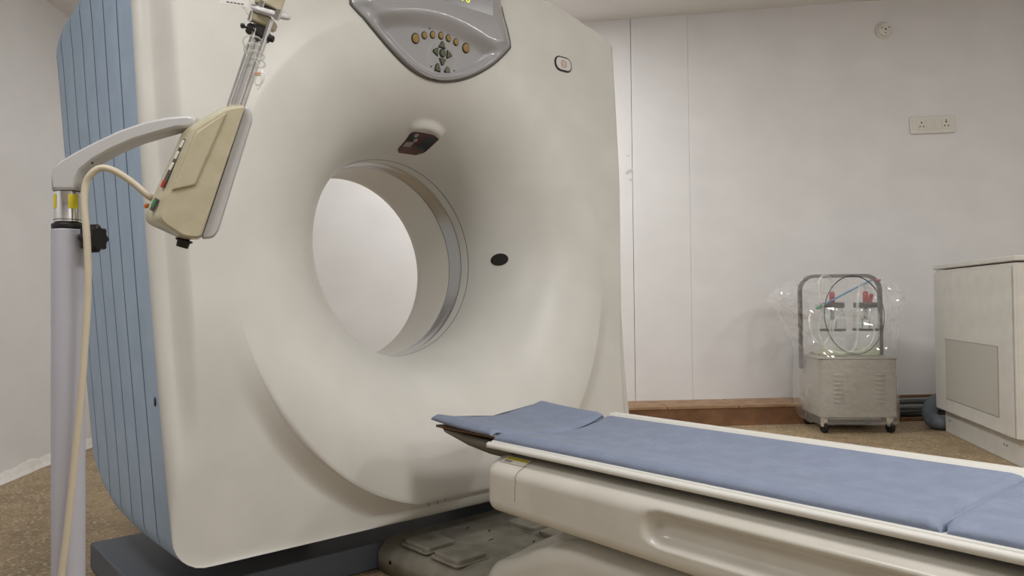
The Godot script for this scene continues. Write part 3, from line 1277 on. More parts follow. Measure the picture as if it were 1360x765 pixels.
# long body: profile around in x/y, swept along z with a rounded nose
func build_table() -> void:
	var t := thing("patient_table", "low cream CT patient couch with long blue padded top", "patient table", at(0, 0, 0.9))
	var zo := -0.9
	# cradle: white tray under the pads
	var tray := PackedVector2Array([Vector2(-0.213, 0.448), Vector2(-0.213, 0.459), Vector2(-0.208, 0.461), Vector2(-0.2, 0.460), Vector2(-0.1, 0.444), Vector2(0.0, 0.440), Vector2(0.1, 0.444), Vector2(0.215, 0.462), Vector2(0.219, 0.481), Vector2(0.247, 0.481), Vector2(0.25, 0.474), Vector2(0.24, 0.452), Vector2(0.1, 0.428), Vector2(-0.1, 0.428), Vector2(-0.2, 0.440)])
	part(t, "cradle", prism(tray, 0.862 + zo, 3.1 + zo, 0.002), M.rail, Transform3D.IDENTITY, "white cradle tray")
	part(t, "near_rail", prism(PackedVector2Array([Vector2(-0.226, 0.446), Vector2(-0.226, 0.456), Vector2(-0.218, 0.459), Vector2(-0.212, 0.457), Vector2(-0.212, 0.446)]), 0.86 + zo, 3.1 + zo, 0.0015), M.rail)
	part(t, "far_rail", prism(rrect(0.034, 0.03, 0.006, 3, Vector2(0.236, 0.467)), 0.86 + zo, 3.1 + zo, 0.002), M.rail)
	part(t, "pad", pad_mesh(0.862 + zo, 1.872 + zo, PX0, PX1, 0.4815, 0.018, 0.022, 0.03, -0.03), M.pad)
	part(t, "pad", pad_mesh(1.879 + zo, 3.1 + zo, PX0, PX1, 0.4815, 0.018, 0.022, -0.03, 0.0), M.pad)
	part(t, "head_pad", pad_mesh(0.60 + zo, 0.856 + zo, PX0 - 0.002, PX1 - 0.01, 0.490, 0.024, 0.02, 0.02, 0.032, 0.012), M.pad, Transform3D.IDENTITY, "curved blue head pad")
	# head extension under it
	var ext := data()
	var rows := []
	for e in [[0.625, 0.462, 0.452, 0.94], [0.63, 0.462, 0.449, 0.96], [0.72, 0.456, 0.424, 0.9], [0.80, 0.452, 0.412, 0.86], [0.90, 0.45, 0.41, 0.86]]:
		var row := PackedVector3Array()
		for j in 9:
			var u := -1.0 + 2.0 * j / 8
			row.append(Vector3(0.004 + 0.195 * u, e[1] - 0.014 * (1.0 - u * u), e[0] + zo))
		for j in range(8, -1, -1):
			var u := -1.0 + 2.0 * j / 8
			row.append(Vector3(0.004 + 0.195 * u * e[3], e[2] - 0.012 * (1.0 - u * u), e[0] + zo))
		rows.append(row)
	grid(ext, rows, true)
	cap(ext, rows[0])
	var lastr: PackedVector3Array = rows[4].duplicate()
	lastr.reverse()
	cap(ext, lastr)
	var extm := mat("6a6255", 0.5)
	part(t, "head_extension", finish(ext), extm, Transform3D.IDENTITY, "dark tapering head extension")
	part(t, "extension_plate", prism(PackedVector2Array([Vector2(-0.198, 0.462), Vector2(-0.198, 0.469), Vector2(0.0, 0.452), Vector2(0.2, 0.469), Vector2(0.2, 0.462), Vector2(0.0, 0.445)]), 0.61 + zo, 0.86 + zo, 0.001), mat("8a6a45", 0.55), Transform3D.IDENTITY, "thin brown board edge")
	# upper body of the couch with the long finger recess
	part(t, "couch_body", couch_body(zo), M.table_cream, Transform3D.IDENTITY, "cream rounded couch body with long recess")
	# caution sticker on the nose
	var st := part(t, "caution_label", prism(rrect(0.082, 0.026, 0.002, 2), 0, 0.0008, 0.0003), mat("d9d6cc", 0.5), at(-0.2125, 0.4242, 0.955 + zo, Basis(Vector3.BACK, 0.37) * Basis(Vector3.UP, -PI / 2) * Basis(Vector3.RIGHT, -PI / 2)), "white and yellow caution label")
	part(st, "yellow_band", prism(PackedVector2Array([Vector2(-0.036, 0.001), Vector2(0.038, 0.001), Vector2(0.038, 0.011), Vector2(-0.036, 0.011)]), 0, 0.0011, 0.0002), mat("d8c832", 0.5))
	for k in 3:
		part(st, "print_line", prism(PackedVector2Array([Vector2(-0.034, -0.002 - k * 0.003), Vector2(-0.008, -0.002 - k * 0.003), Vector2(-0.008, -0.0035 - k * 0.003), Vector2(-0.034, -0.0035 - k * 0.003)]), 0, 0.0011, 0.0002), M.dark)
	# hairline crack down the side near the nose
	var ck := []
	for e in [[0.4185, 1.000, -0.222], [0.408, 0.992, -0.2375], [0.401, 0.990, -0.2448], [0.398, 0.992, -0.2452], [0.396, 0.987, -0.2452], [0.380, 0.990, -0.2452], [0.371, 0.986, -0.2452], [0.352, 0.987, -0.2452], [0.338, 0.986, -0.2452]]:
		ck.append(Vector3(e[2], e[0] + 0.003, e[1] + zo))
	part(t, "crack", tube(ck, 0.0005, 6, 2, false), mat("5e584c", 0.8))
	# lower cover of the lift
	part(t, "lower_cover", lower_cover(zo), M.table_cream, Transform3D.IDENTITY, "cream lower lift cover")
	part(t, "pedestal", rbox(Vector3(0.36, 0.30, 1.6), 0.01), M.table_cream, at(0.02, 0.15, 2.05 + zo))

func couch_point(s: float, z: float, x0: float, x1: float, y0: float, y1: float) -> Vector2:
	# s in 0..1 around: start at top middle, go to the near side, under, far side
	return Vector2.ZERO

func couch_body(zo: float) -> ArrayMesh:
	# cross section: dense list of points around, clockwise from the top middle
	var rows := []
	var zs := []
	for k in 11:
		zs.append(0.868 + 0.04 * (1.0 - cos(PI * 0.5 * k / 10.0)))
	for k in range(1, 120):
		zs.append(lerpf(0.908, 3.0, pow(k / 119.0, 1.5)))
	for z in zs:
		var q: float = clampf((z - 0.868) / 0.04, 0.0, 1.0)
		var ins := 0.04 * (1.0 - sqrt(maxf(0.0, 1.0 - (1.0 - q) * (1.0 - q))))
		rows.append(couch_section(z, ins, zo))
	var d := data()
	grid(d, rows, true)
	cap(d, rows[0])
	var last: PackedVector3Array = rows[rows.size() - 1].duplicate()
	last.reverse()
	cap(d, last)
	return finish(d)

func couch_section(z: float, ins: float, zo: float) -> PackedVector3Array:
	var out := PackedVector3Array()
	var yt := 0.4275
	var yb := 0.302 - 0.012 * (z - 0.9)
	var xn := -0.245 + ins
	var xf := 0.285 - ins
	yt -= ins * 0.35
	yb += ins * 0.30
	var r1 := 0.038
	var r2 := 0.024
	var pts := PackedVector2Array()
	for k in 6:
		pts.append(Vector2(lerpf(0.02, xn + 0.06, k / 6.0), yt))
	for k in 13:
		var a := PI * 0.5 * k / 12
		pts.append(Vector2(xn + 0.06 - 0.06 * sin(a), yt - r1 + r1 * cos(a)))
	var ya := yt - r1
	var yc := yb + r2
	for k in range(1, 30):
		pts.append(Vector2(xn + 0.008 * sin(PI * k / 30.0) * 0.0, lerpf(ya, yc, k / 30.0)))
	for k in 7:
		var a := PI * 0.5 * k / 6
		pts.append(Vector2(xn + r2 - r2 * cos(a), yc - r2 * sin(a)))
	pts.append(Vector2(0.02, yb))
	for k in 7:
		var a := PI * 0.5 * k / 6
		pts.append(Vector2(xf - r2 + r2 * sin(a), yc - r2 * cos(a)))
	for k in 7:
		var a := PI * 0.5 * k / 6
		pts.append(Vector2(xf - 0.05 + 0.05 * cos(a), yt - 0.05 + 0.05 * sin(a)))
	# stadium-shaped recess in the near side
	for p in pts:
		var x := p.x
		if x < -0.1:
			var c := Vector2(maxf(0.0, 1.365 + 0.032 - z), p.y - 0.368)
			var dist := c.length() - 0.032
			x += 0.026 * smoothstep(0.005, -0.016, dist)
		out.append(Vector3(x, p.y, z + zo))
	return out

func lower_cover(zo: float) -> ArrayMesh:
	var rows := []
	var zs := []
	for k in 11:
		zs.append(0.80 + 0.07 * (1.0 - cos(PI * 0.5 * k / 10.0)))
	for k in range(1, 40):
		zs.append(lerpf(0.87, 2.9, pow(k / 39.0, 1.6)))
	for z in zs:
		var q: float = clampf((z - 0.80) / 0.07, 0.0, 1.0)
		var ins := 0.07 * (1.0 - sqrt(maxf(0.0, 1.0 - (1.0 - q) * (1.0 - q))))
		var row := PackedVector3Array()
		var yt := 0.155 + 0.12 * smoothstep(0.80, 1.15, z) - ins * 0.5
		var xn := -0.215 + ins
		var xf := 0.24 - ins
		var r := 0.05
		for k in 16:
			var x := lerpf(0.0, xn + r, k / 16.0)
			# ridge near the side, valley towards the middle
			var rd := 0.018 * exp(-pow((x - xn - 0.075) / 0.03, 2.0)) - 0.02 * smoothstep(xn + 0.10, xn + 0.16, x)
			row.append(Vector3(x, yt + rd * smoothstep(0.82, 0.95, z), z + zo))
		for k in 11:
			var a := PI * 0.5 * k / 10
			row.append(Vector3(xn + r - r * sin(a), yt - r + r * cos(a), z + zo))
		row.append(Vector3(xn - 0.004, 0.06, z + zo))
		row.append(Vector3(xn, 0.0, z + zo))
		row.append(Vector3(xf, 0.0, z + zo))
		for k in 7:
			var a := PI * 0.5 * k / 6
			row.append(Vector3(xf - r + r * cos(a), yt - r + r * sin(a), z + zo))
		rows.append(row)
	var d := data()
	grid(d, rows, true)
	cap(d, rows[0])
	var last: PackedVector3Array = rows[rows.size() - 1].duplicate()
	last.reverse()
	cap(d, last)
	return finish(d)

# ------------------------------------------------------------------ floor cover between gantry and couch
func build_dock() -> void:
	var t := thing("floor_cover", "grimy grey moulded floor cover between gantry base and couch", "floor cover", at(0.06, 0, 0.55))
	var poly := PackedVector2Array([Vector2(-0.262, 0.0), Vector2(-0.262, 0.055), Vector2(-0.235, 0.085), Vector2(-0.19, 0.094), Vector2(0.19, 0.094), Vector2(0.235, 0.085), Vector2(0.262, 0.055), Vector2(0.262, 0.0)])
	part(t, "cover_shell", prism(poly, -0.245, 0.248, 0.006), M.dock)
	for e in [[-0.18, -0.085], [-0.18, 0.06], [0.16, -0.02], [0.16, 0.12]]:
		var rim := prism(rrect(0.120, 0.130, 0.014, 4), 0, 0.005, 0.0015)
		var x: float = e[0]
		var z: float = e[1]
		var h := part(t, "hatch_recess", rim, M.dock, at(x, 0.092, z, Basis(Vector3.RIGHT, -PI / 2)))
		part(h, "hatch_lid", prism(rrect(0.104, 0.114, 0.012, 4), 0.002, 0.017, 0.003), M.dock)
	for e in [[0.0, -0.14, 0.4], [0.03, -0.07, 1.1], [-0.02, 0.0, 0.2], [0.06, 0.10, 0.7], [0.04, 0.16, 0.9]]:
		part(t, "scuff_mark", rbox(Vector3(0.022, 0.0008, 0.005), 0.0003), M.dark, at(e[0], 0.0942, e[1], Basis(Vector3.UP, e[2])))
	part(t, "side_screw", prism(ellipse(0.006, 0.006, 12), 0, 0.003, 0.001), M.dark, at(-0.262, 0.04, -0.17, Basis(Vector3.UP, -PI / 2)))

# ------------------------------------------------------------------ injector on its stand
const IT := 0.0015       # metres a pixel at the stand

func ip(px: float, py: float, z := 0.0) -> Vector3:
	# a point at the stand, z metres nearer than the post
	var k := IT - z / 1000.0
	return Vector3((px - 680.0) * k + 589.5 * IT, 0.8 + (400.0 - 0.011 * (px - 680.0) - py) * k, z)

func pring(a: Array, z: float, r: float) -> PackedVector3Array:
	var o := PackedVector2Array()
	for p in a:
		var q := ip(p[0], p[1], z)
		o.append(Vector2(q.x, q.y))
	return ring3(soften(o, r), z)

func ipoly(a: Array) -> PackedVector2Array:
	var o := PackedVector2Array()
	for p in a:
		var q := ip(p[0], p[1])
		o.append(Vector2(q.x, q.y))
	return o

func build_injector() -> void:
	var yaw := deg_to_rad(41.0)
	var f0 := Vector3(sin(yaw), 0, -cos(yaw))
	var r0 := Vector3(cos(yaw), 0, sin(yaw))
	var pos := Vector3(CAM.x, 0, CAM.z) + f0 * 1.5 + r0 * (-0.5895 * 1.5)
	var t := thing("contrast_injector", "contrast injector with beige tilted head on a pale grey stand", "injector", Transform3D(Basis(Vector3.UP, -yaw), pos))
	var ytop := ip(90, 305).y
	part(t, "post", lathe([Vector2(0, 0.06), Vector2(0.0295, 0.06), Vector2(0.0298, 0.065), Vector2(0.0298, ytop - 0.002), Vector2(0.029, ytop), Vector2(0, ytop)], 40), M.post)
	part(t, "post_ring", lathe([Vector2(0, ytop), Vector2(0.028, ytop), Vector2(0.0295, ytop + 0.002), Vector2(0.0295, ytop + 0.010), Vector2(0.026, ytop + 0.0125), Vector2(0, ytop + 0.0125)], 40), M.black)
	var yc := ip(90, 254).y
	part(t, "chrome_collar", lathe([Vector2(0, ytop + 0.0125), Vector2(0.020, ytop + 0.0125), Vector2(0.0245, ytop + 0.014), Vector2(0.0248, ytop + 0.016), Vector2(0.0248, yc), Vector2(0, yc)], 40), M.chrome)
	for a in [-2.25, -0.75, 0.9]:
		var lab := data()
		var rows := []
		for k in 9:
			var aa: float = a + 0.36 * (k / 8.0 - 0.5) * 2.0
			var row := PackedVector3Array()
			for yy in [yc - 0.008, yc - 0.036]:
				row.append(Vector3(sin(aa) * 0.0252, yy, cos(aa) * 0.0252))
			rows.append(row)
		grid(lab, rows)
		part(t, "yellow_label", finish(lab, Vector3(sin(a), 0, cos(a))), mat("d6c81e", 0.5))
	for yy in [yc - 0.001, ytop + 0.019]:
		part(t, "collar_line", moved(torus(0.0249, 0.0008, 40, 6), at(0, yy, 0)), M.black)
	# arm: hub on the collar, then a tapering curved beam
	var arm := ipoly([[76, 254], [75, 236], [78, 224], [88, 215], [108, 203], [135, 189], [165, 175], [200, 163], [230, 157], [256, 155], [266, 158], [262, 172], [240, 173], [215, 180], [185, 189], [155, 202], [132, 215], [116, 228], [110, 240], [109, 254]])
	part(t, "arm", prism(arm, -0.022, 0.022, 0.006), M.lightgrey, Transform3D.IDENTITY, "curved grey swivel arm")
	part(t, "arm_screw", prism(ellipse(0.0022, 0.0022, 10), 0, 0.002, 0.0005), M.black, Transform3D(Basis.IDENTITY, ip(123, 216, 0.0215)))
	# locking knob on the post
	var kn := PackedVector2Array()
	for k in 64:
		var a := TAU * k / 64
		var r := 0.0255 + 0.0028 * cos(a * 8.0)
		kn.append(Vector2(cos(a) * r, sin(a) * r))
	var kp := ip(118, 317)
	var knob := part(t, "locking_knob", prism(kn, 0, 0.028, 0.004), M.black, Transform3D(Basis(Vector3.UP, PI / 2 - 0.25), Vector3(0.040, kp.y, 0.002)))
	part(t, "knob_shaft", moved(cyl(0.009, 0.03, 0.002, 16), at(0, 0, 0, Basis(Vector3.FORWARD, PI / 2))), M.black, at(0.024, kp.y, 0.002))
	# cable from the head down along the post
	var cp := [ip(204, 264, -0.01), ip(196, 259, 0.004), ip(180, 245, 0.012), ip(162, 232, 0.02), ip(146, 224, 0.026), ip(133, 223, 0.028), ip(122, 230, 0.03), ip(114, 244, 0.03), ip(112, 270, 0.034), ip(115, 310, 0.037), ip(117, 360, 0.037), ip(116, 400, 0.037), ip(113, 450, 0.037), ip(108, 520, 0.038), ip(101, 590, 0.038), ip(94, 660, 0.038), ip(87, 720, 0.038), ip(81, 765, 0.038), ip(76, 820, 0.038), ip(70, 880, 0.045), ip(60, 930, 0.07)]
	part(t, "cable", tube(cp, 0.0066, 12, 6), M.cable, Transform3D.IDENTITY, "cream cable hanging along the post")
	# foot of the stand
	part(t, "foot_hub", lathe([Vector2(0, 0.05), Vector2(0.06, 0.05), Vector2(0.065, 0.055), Vector2(0.05, 0.085), Vector2(0.033, 0.10), Vector2(0, 0.10)], 32), M.post)
	for k in 5:
		var a := TAU * k / 5 + 0.35
		var dir := Vector3(cos(a), 0, sin(a))
		var leg := part(t, "foot_leg", ribbon([dir * 0.03 + Vector3(0, 0.072, 0), dir * 0.14 + Vector3(0, 0.068, 0), dir * 0.24 + Vector3(0, 0.058, 0)], 0.03, 0.022, Vector3.UP.cross(dir)), M.post)
		part(leg, "caster", moved(cyl(0.022, 0.018, 0.004, 20), Transform3D(Basis(dir, dir.cross(Vector3.UP), Vector3.UP).orthonormalized() * Basis.IDENTITY, dir * 0.235 + Vector3(0, 0.0225, 0))), M.black)
	injector_head(t)

func loft(rings: Array) -> ArrayMesh:
	var d := data()
	grid(d, rings, true)
	cap(d, rings[0])
	var last: PackedVector3Array = rings[rings.size() - 1].duplicate()
	last.reverse()
	cap(d, last)
	return finish(d)

func soften(p: PackedVector2Array, r: float) -> PackedVector2Array:
	# rounds the corners of a polygon by r metres
	var o := PackedVector2Array()
	var n := p.size()
	for k in n:
		var a := p[(k + n - 1) % n]
		var b := p[k]
		var c := p[(k + 1) % n]
		var p0 := b + (a - b).normalized() * minf(r, a.distance_to(b) * 0.45)
		var p2 := b + (c - b).normalized() * minf(r, c.distance_to(b) * 0.45)
		for j in 6:
			var t := j / 5.0
			o.append(p0.lerp(b, t).lerp(b.lerp(p2, t), t))
	return o

func ring3(p: PackedVector2Array, z: float) -> PackedVector3Array:
	var o := PackedVector3Array()
	for q in p:
		o.append(Vector3(q.x, q.y, z))
	return o

func injector_head(t: Node3D) -> void:
	# outline at the back and the smaller front face; the left side slants and carries the keys
	var back := [[192, 286], [244, 172], [256, 163], [301, 139], [328, 137], [267, 319], [240, 317], [196, 297]]
	var front := [[211, 287], [257, 171], [263, 166], [303, 143], [327, 139], [267, 317], [243, 315], [216, 297]]
	var inner := [[214, 286], [259, 173], [265, 168], [304, 145], [326, 141], [266, 314], [245, 312], [219, 295]]
	var rings := []
	rings.append(pring(front, -0.059, 0.010))
	rings.append(pring(back, -0.052, 0.012))
	rings.append(pring(back, 0.012, 0.012))
	rings.append(pring(front, 0.051, 0.010))
	rings.append(pring(inner, 0.055, 0.009))
	var hd := part(t, "injector_head", loft(rings), M.beige, Transform3D.IDENTITY, "beige tilted injector housing")
	# raised panel on the side facing out
	var sp := [[228, 253], [261, 174], [302, 148], [260, 246]]
	part(hd, "side_panel", loft([pring(sp, 0.05, 0.004), pring(sp, 0.0565, 0.004), pring([[231, 250], [262, 177], [299, 151], [258, 244]], 0.0585, 0.004)]), M.beige)
	# grey rear half
	var g1 := [[267, 318], [328, 138], [335, 146], [337, 158], [291, 306], [284, 316]]
	var g0 := [[269, 315], [328, 141], [333, 147], [335, 158], [289, 304], [283, 313]]
	part(hd, "rear_shell", loft([pring(g0, -0.052, 0.007), pring(g1, -0.046, 0.008), pring(g1, 0.040, 0.008), pring(g0, 0.047, 0.007)]), M.lightgrey, Transform3D.IDENTITY, "grey rear shell")
	# key strip on the slanted side
	var a := ip(195, 281, 0.014)
	var b := ip(245, 176, 0.014)
	var c := ip(212, 286, 0.050)
	var along := (b - a).normalized()
	var across := (c - a - along * (c - a).dot(along)).normalized()
	var nn := across.cross(along).normalized()
	if nn.z < 0.0:
		nn = -nn
	var B := Basis(across, along, nn)
	var L := (b - a).length()
	var cen := a + (c - a) * 0.5
	var dark := mat("4d4a42", 0.4)
	var o0 := cen + nn * 0.0055
	var strip := part(hd, "key_strip", prism(rrect(0.013, L * 0.60, 0.002, 3), -0.002, 0.0012, 0.0004), dark, Transform3D(B, o0 + along * L * 0.62), "dark key strip")
	for k in 3:
		part(strip, "key", prism(rrect(0.0095, 0.0165, 0.002, 3), 0, 0.0026, 0.0008), M.white_plastic, at(0, L * 0.235 - k * 0.024, 0))
	part(strip, "stop_key", prism(rrect(0.0105, 0.015, 0.002, 3), 0, 0.003, 0.0008), mat("b5332c", 0.4), at(0, -L * 0.265, 0))
	var s2 := part(hd, "start_strip", prism(rrect(0.0135, 0.026, 0.002, 3), -0.002, 0.0012, 0.0004), dark, Transform3D(B, o0 + along * L * 0.10))
	part(s2, "start_key", prism(rrect(0.0105, 0.016, 0.002, 3), 0, 0.003, 0.0008), mat("2f7f5a", 0.4), at(0, 0.002, 0))
	var lamp := mat("c8702a", 0.4)
	part(hd, "orange_button", cyl(0.0042, 0.009, 0.001, 14), lamp, Transform3D(Basis(Vector3.BACK, PI / 2 + 0.4), ip(198, 272, 0.0)))
	# black hand-wheel stub below
	var dn := Vector3(-0.30, -0.95, 0).normalized()
	var kb := Basis(Vector3(-dn.y, dn.x, 0), dn, Vector3(0, 0, -1))
	part(hd, "manual_knob", lathe([Vector2(0, -0.006), Vector2(0.010, -0.006), Vector2(0.010, 0.004), Vector2(0.0165, 0.005), Vector2(0.0165, 0.008), Vector2(0.0125, 0.010), Vector2(0.0115, 0.021), Vector2(0, 0.0215)], 24), M.black, Transform3D(kb.orthonormalized(), ip(246, 315, 0.0)))
	# chrome guide rods up to the syringe holder
	for e in [[305, 140, 341, 36, 0.012, 0.0052], [313, 140, 347, 42, -0.014, 0.0052], [322, 141, 362, 24, 0.016, 0.0058]]:
		part(hd, "guide_rod", tube([ip(e[0], e[1], e[4]), ip(e[2], e[3], e[4])], e[5], 14, 1, false), M.chrome)
	# syringe holder head: clamp, jaw, flange and barrel
	var ax := (ip(362, 24) - ip(322, 141)).normalized()
	var hb := Basis(Vector3(ax.y, -ax.x, 0), ax, Vector3(0, 0, 1))
	part(hd, "clamp_block", rbox(Vector3(0.040, 0.022, 0.040), 0.004), M.black, Transform3D(hb, ip(345, 42, -0.004)))
	part(hd, "clamp_knob", moved(cyl(0.007, 0.016, 0.002, 14), at(0, 0, 0, Basis(Vector3.FORWARD, PI / 2))), M.black, Transform3D(hb, ip(355, 47, 0.012)))
	part(hd, "clamp_pin", tube([ip(340, 38, 0.02), ip(326, 33, 0.026)], 0.0022, 8, 1, false), M.black)
	part(hd, "pin_tip", lathe([Vector2(0, -0.005), Vector2(0.004, -0.004), Vector2(0.0048, 0), Vector2(0.004, 0.004), Vector2(0, 0.005)], 14), M.black, Transform3D(Basis.IDENTITY, ip(324, 32, 0.027)))
	part(hd, "holder_plate", rbox(Vector3(0.044, 0.020, 0.046), 0.005), M.beige, Transform3D(hb, ip(352, 27, -0.002)))
	part(hd, "holder_flange", moved(lathe([Vector2(0, 0), Vector2(0.036, 0), Vector2(0.039, 0.003), Vector2(0.039, 0.007), Vector2(0.034, 0.011), Vector2(0, 0.011)], 36), at(0, 0, 0)), M.lightgrey, Transform3D(hb * Basis(Vector3.RIGHT, 0.35), ip(361, 17, 0.0)))
	part(hd, "chrome_ring", moved(torus(0.030, 0.0045, 36, 10), at(0, 0, 0)), M.chrome, Transform3D(hb * Basis(Vector3.RIGHT, 0.35), ip(358, 11, 0.002)))
	part(hd, "syringe_barrel", cyl(0.027, 0.09, 0.003, 32), M.beige, Transform3D(hb, ip(357, 8, 0.0)))
	for e in [[349, 5, 0.028], [371, 17, 0.032]]:
		part(hd, "chrome_latch", rbox(Vector3(0.012, 0.022, 0.008), 0.002), M.chrome, Transform3D(hb, ip(e[0], e[1], e[2])))
	part(hd, "chrome_post", cyl(0.005, 0.022, 0.001, 14), M.chrome, Transform3D(hb, ip(333, 26, 0.018)))
	var tagm := part(hd, "paper_tag", prism(rrect(0.058, 0.020, 0.001, 2), 0, 0.0006, 0.0002), mat("dedddb", 0.6), Transform3D(Basis(Vector3.BACK, -0.16), ip(313, -2, 0.02)), "white paper tag")
	for k in 5:
		part(tagm, "print_mark", prism(rrect(0.0055, 0.0028, 0.0008, 2), 0, 0.0009, 0.0001), mat("66666e", 0.6), at(-0.012 + k * 0.0072, -0.005, 0))
	part(hd, "tag_stem", tube([ip(322, 2, 0.018), ip(333, 18, 0.016), ip(345, 25, 0.0)], 0.002, 8, 5), M.tubing)
	# clear coiled line wound round the rods, ending in a bundle
	var pts := []
	for k in 44:
		var u := k / 43.0
		var c2 := ip(lerpf(337, 341, u), lerpf(52, 84, u), 0.014)
		var an := TAU * 3.2 * u
		pts.append(c2 + Vector3(cos(an) * 0.018, sin(an) * 0.006, sin(an) * 0.022))
	for e in [[347, 88, 0.03], [352, 96, 0.034], [350, 108, 0.034], [342, 112, 0.034], [338, 104, 0.034], [341, 94, 0.036], [348, 95, 0.038], [351, 104, 0.038], [346, 111, 0.038], [340, 107, 0.038], [343, 98, 0.04], [349, 101, 0.04], [347, 112, 0.038], [343, 118, 0.036]]:
		pts.append(ip(e[0], e[1], e[2]))
	part(hd, "clear_line", tube(pts, 0.0017, 8, 3), M.tubing, Transform3D.IDENTITY, "clear coiled plastic line")
	part(hd, "line_cap", rbox(Vector3(0.010, 0.006, 0.006), 0.0015), mat("c07a52", 0.5), Transform3D(Basis.IDENTITY, ip(344, 97, 0.036)))

# ------------------------------------------------------------------ suction machine under its plastic bag
func build_suction() -> void:
	var turn := deg_to_rad(-44.6)
	var bs := Basis(Vector3.UP, turn)
	var X := Transform3D(bs, Vector3(3.06, 0, 0.275))
	var t := thing("suction_machine", "grey steel suction machine with two jars under clear plastic", "suction machine", X)
	var w := 0.44
	var dp := 0.38
	part(t, "housing", rbox(Vector3(w, 0.345, dp), 0.006), M.machine, at(0, 0.265, -0.19))
	part(t, "top_plate", rbox(Vector3(w + 0.008, 0.008, dp + 0.008), 0.002), M.machine, at(0, 0.441, -0.19))
	part(t, "bottom_tray", rbox(Vector3(0.30, 0.02, 0.26), 0.004), M.machine, at(0, 0.083, -0.19))
	# pressed louvres
	for sx in [-0.115, 0.125]:
		for k in 7:
			var d := data()
			var rows := []
			for j in 9:
				var u := -1.0 + 2.0 * j / 8
				var b := 0.010 * (1.0 - u * u)
				rows.append(PackedVector3Array([Vector3(u * 0.031, 0.006, 0), Vector3(u * 0.031, 0.004, b * 0.6), Vector3(u * 0.031, -0.004, b), Vector3(u * 0.031, -0.0045, b * 0.3), Vector3(u * 0.031, -0.0045, 0)]))
			grid(d, rows)
			var lv := part(t, "louvre", finish(d, Vector3(0, 0, 1)), M.machine, at(sx, 0.345 - k * 0.0265, 0.0))
			part(lv, "louvre_slot", rbox(Vector3(0.05, 0.005, 0.002), 0.0005), M.machine, at(0, -0.0072, 0.0))
	for sx in [-0.19, 0.19]:
		for sz in [-0.03, -0.35]:
			var cst := part(t, "caster_fork", joined([moved(rbox(Vector3(0.03, 0.012, 0.034), 0.003), at(0, 0.088, 0)), moved(rbox(Vector3(0.004, 0.05, 0.024), 0.001), at(-0.014, 0.062, 0)), moved(rbox(Vector3(0.004, 0.05, 0.024), 0.001), at(0.014, 0.062, 0))]), M.chrome, at(sx, 0, sz, Basis(Vector3.UP, 0.5)))
			part(cst, "caster_wheel", moved(cyl(0.030, 0.020, 0.006, 24), Transform3D(Basis(Vector3.FORWARD, PI / 2), Vector3(-0.010, 0.0302, 0))), M.black)
	# push handle of flat bar
	var hx := 0.243
	var zh := -0.27
	var pts := [Vector3(-hx, 0.36, zh), Vector3(-hx, 0.6, zh), Vector3(-hx, 0.78, zh), Vector3(-hx, 0.845, zh)]
	for k in range(1, 8):
		var a := PI * 0.5 * k / 8
		pts.append(Vector3(-hx + 0.09 * (1.0 - cos(a)), 0.845 + 0.09 * sin(a), zh))
	pts.append_array([Vector3(-hx + 0.09, 0.935, zh), Vector3(hx - 0.09, 0.935, zh)])
	for k in range(1, 8):
		var a := PI * 0.5 * k / 8
		pts.append(Vector3(hx - 0.09 + 0.09 * sin(a), 0.935 - 0.09 * (1.0 - cos(a)), zh))
	pts.append_array([Vector3(hx, 0.845, zh), Vector3(hx, 0.7, zh), Vector3(hx, 0.52, zh), Vector3(hx, 0.36, zh)])
	var hm := mat("3e3c39", 0.4, 0.3)
	part(t, "push_handle", ribbon(pts, 0.035, 0.02, Vector3(0, 0, 1)), hm, Transform3D.IDENTITY, "dark flat-bar push handle")
	part(t, "handle_bracket", prism(PackedVector2Array([Vector2(-0.03, 0), Vector2(0.0, 0.06), Vector2(0.012, 0.06), Vector2(0.014, 0)]), -0.012, 0.012, 0.002), hm, at(hx - 0.016, 0.446, zh))
	# jars
	for k in 2:
		var jx: float = [-0.075, 0.125][k]
		var jz := -0.19
		var j := part(t, "jar", lathe([Vector2(0, 0.0), Vector2(0.066, 0.0), Vector2(0.074, 0.008), Vector2(0.075, 0.24), Vector2(0.066, 0.275), Vector2(0.058, 0.285), Vector2(0.058, 0.30)], 36), M.glass, at(jx, 0.447, jz), "clear glass suction jar")
		part(j, "lid", lathe([Vector2(0, 0.322), Vector2(0.066, 0.322), Vector2(0.070, 0.318), Vector2(0.070, 0.292), Vector2(0.066, 0.290), Vector2(0, 0.290)], 36), mat("26262b", 0.45))
		part(j, "jar_band", ring_y(0.0765, 0.012, 0.15), M.dark)
		part(j, "jar_liner", cyl(0.070, 0.045, 0.004, 32), mat("cfcfa0", 0.5))
		var capm := part(j, "red_stopper", lathe([Vector2(0, 0.32), Vector2(0.016, 0.32), Vector2(0.016, 0.375), Vector2(0.011, 0.39), Vector2(0, 0.39)], 18), M.red)
		if k == 1:
			part(j, "red_stopper", moved(cyl(0.012, 0.055, 0.003, 16), at(0.022, 0.32, 0.01, Basis(Vector3.BACK, -0.2))), M.red)
		part(j, "float_stem", cyl(0.013, 0.07, 0.003, 16), mat("4a4c58", 0.4), at(0, 0.225, 0))
		part(j, "float_cage", joined([moved(rbox(Vector3(0.006, 0.06, 0.006), 0.001), at(-0.022, 0.19, 0)), moved(rbox(Vector3(0.006, 0.06, 0.006), 0.001), at(0.022, 0.19, 0)), moved(rbox(Vector3(0.05, 0.006, 0.03), 0.001), at(0, 0.22, 0)), moved(rbox(Vector3(0.06, 0.005, 0.04), 0.001), at(0, 0.16, 0))]), mat("55586a", 0.4))
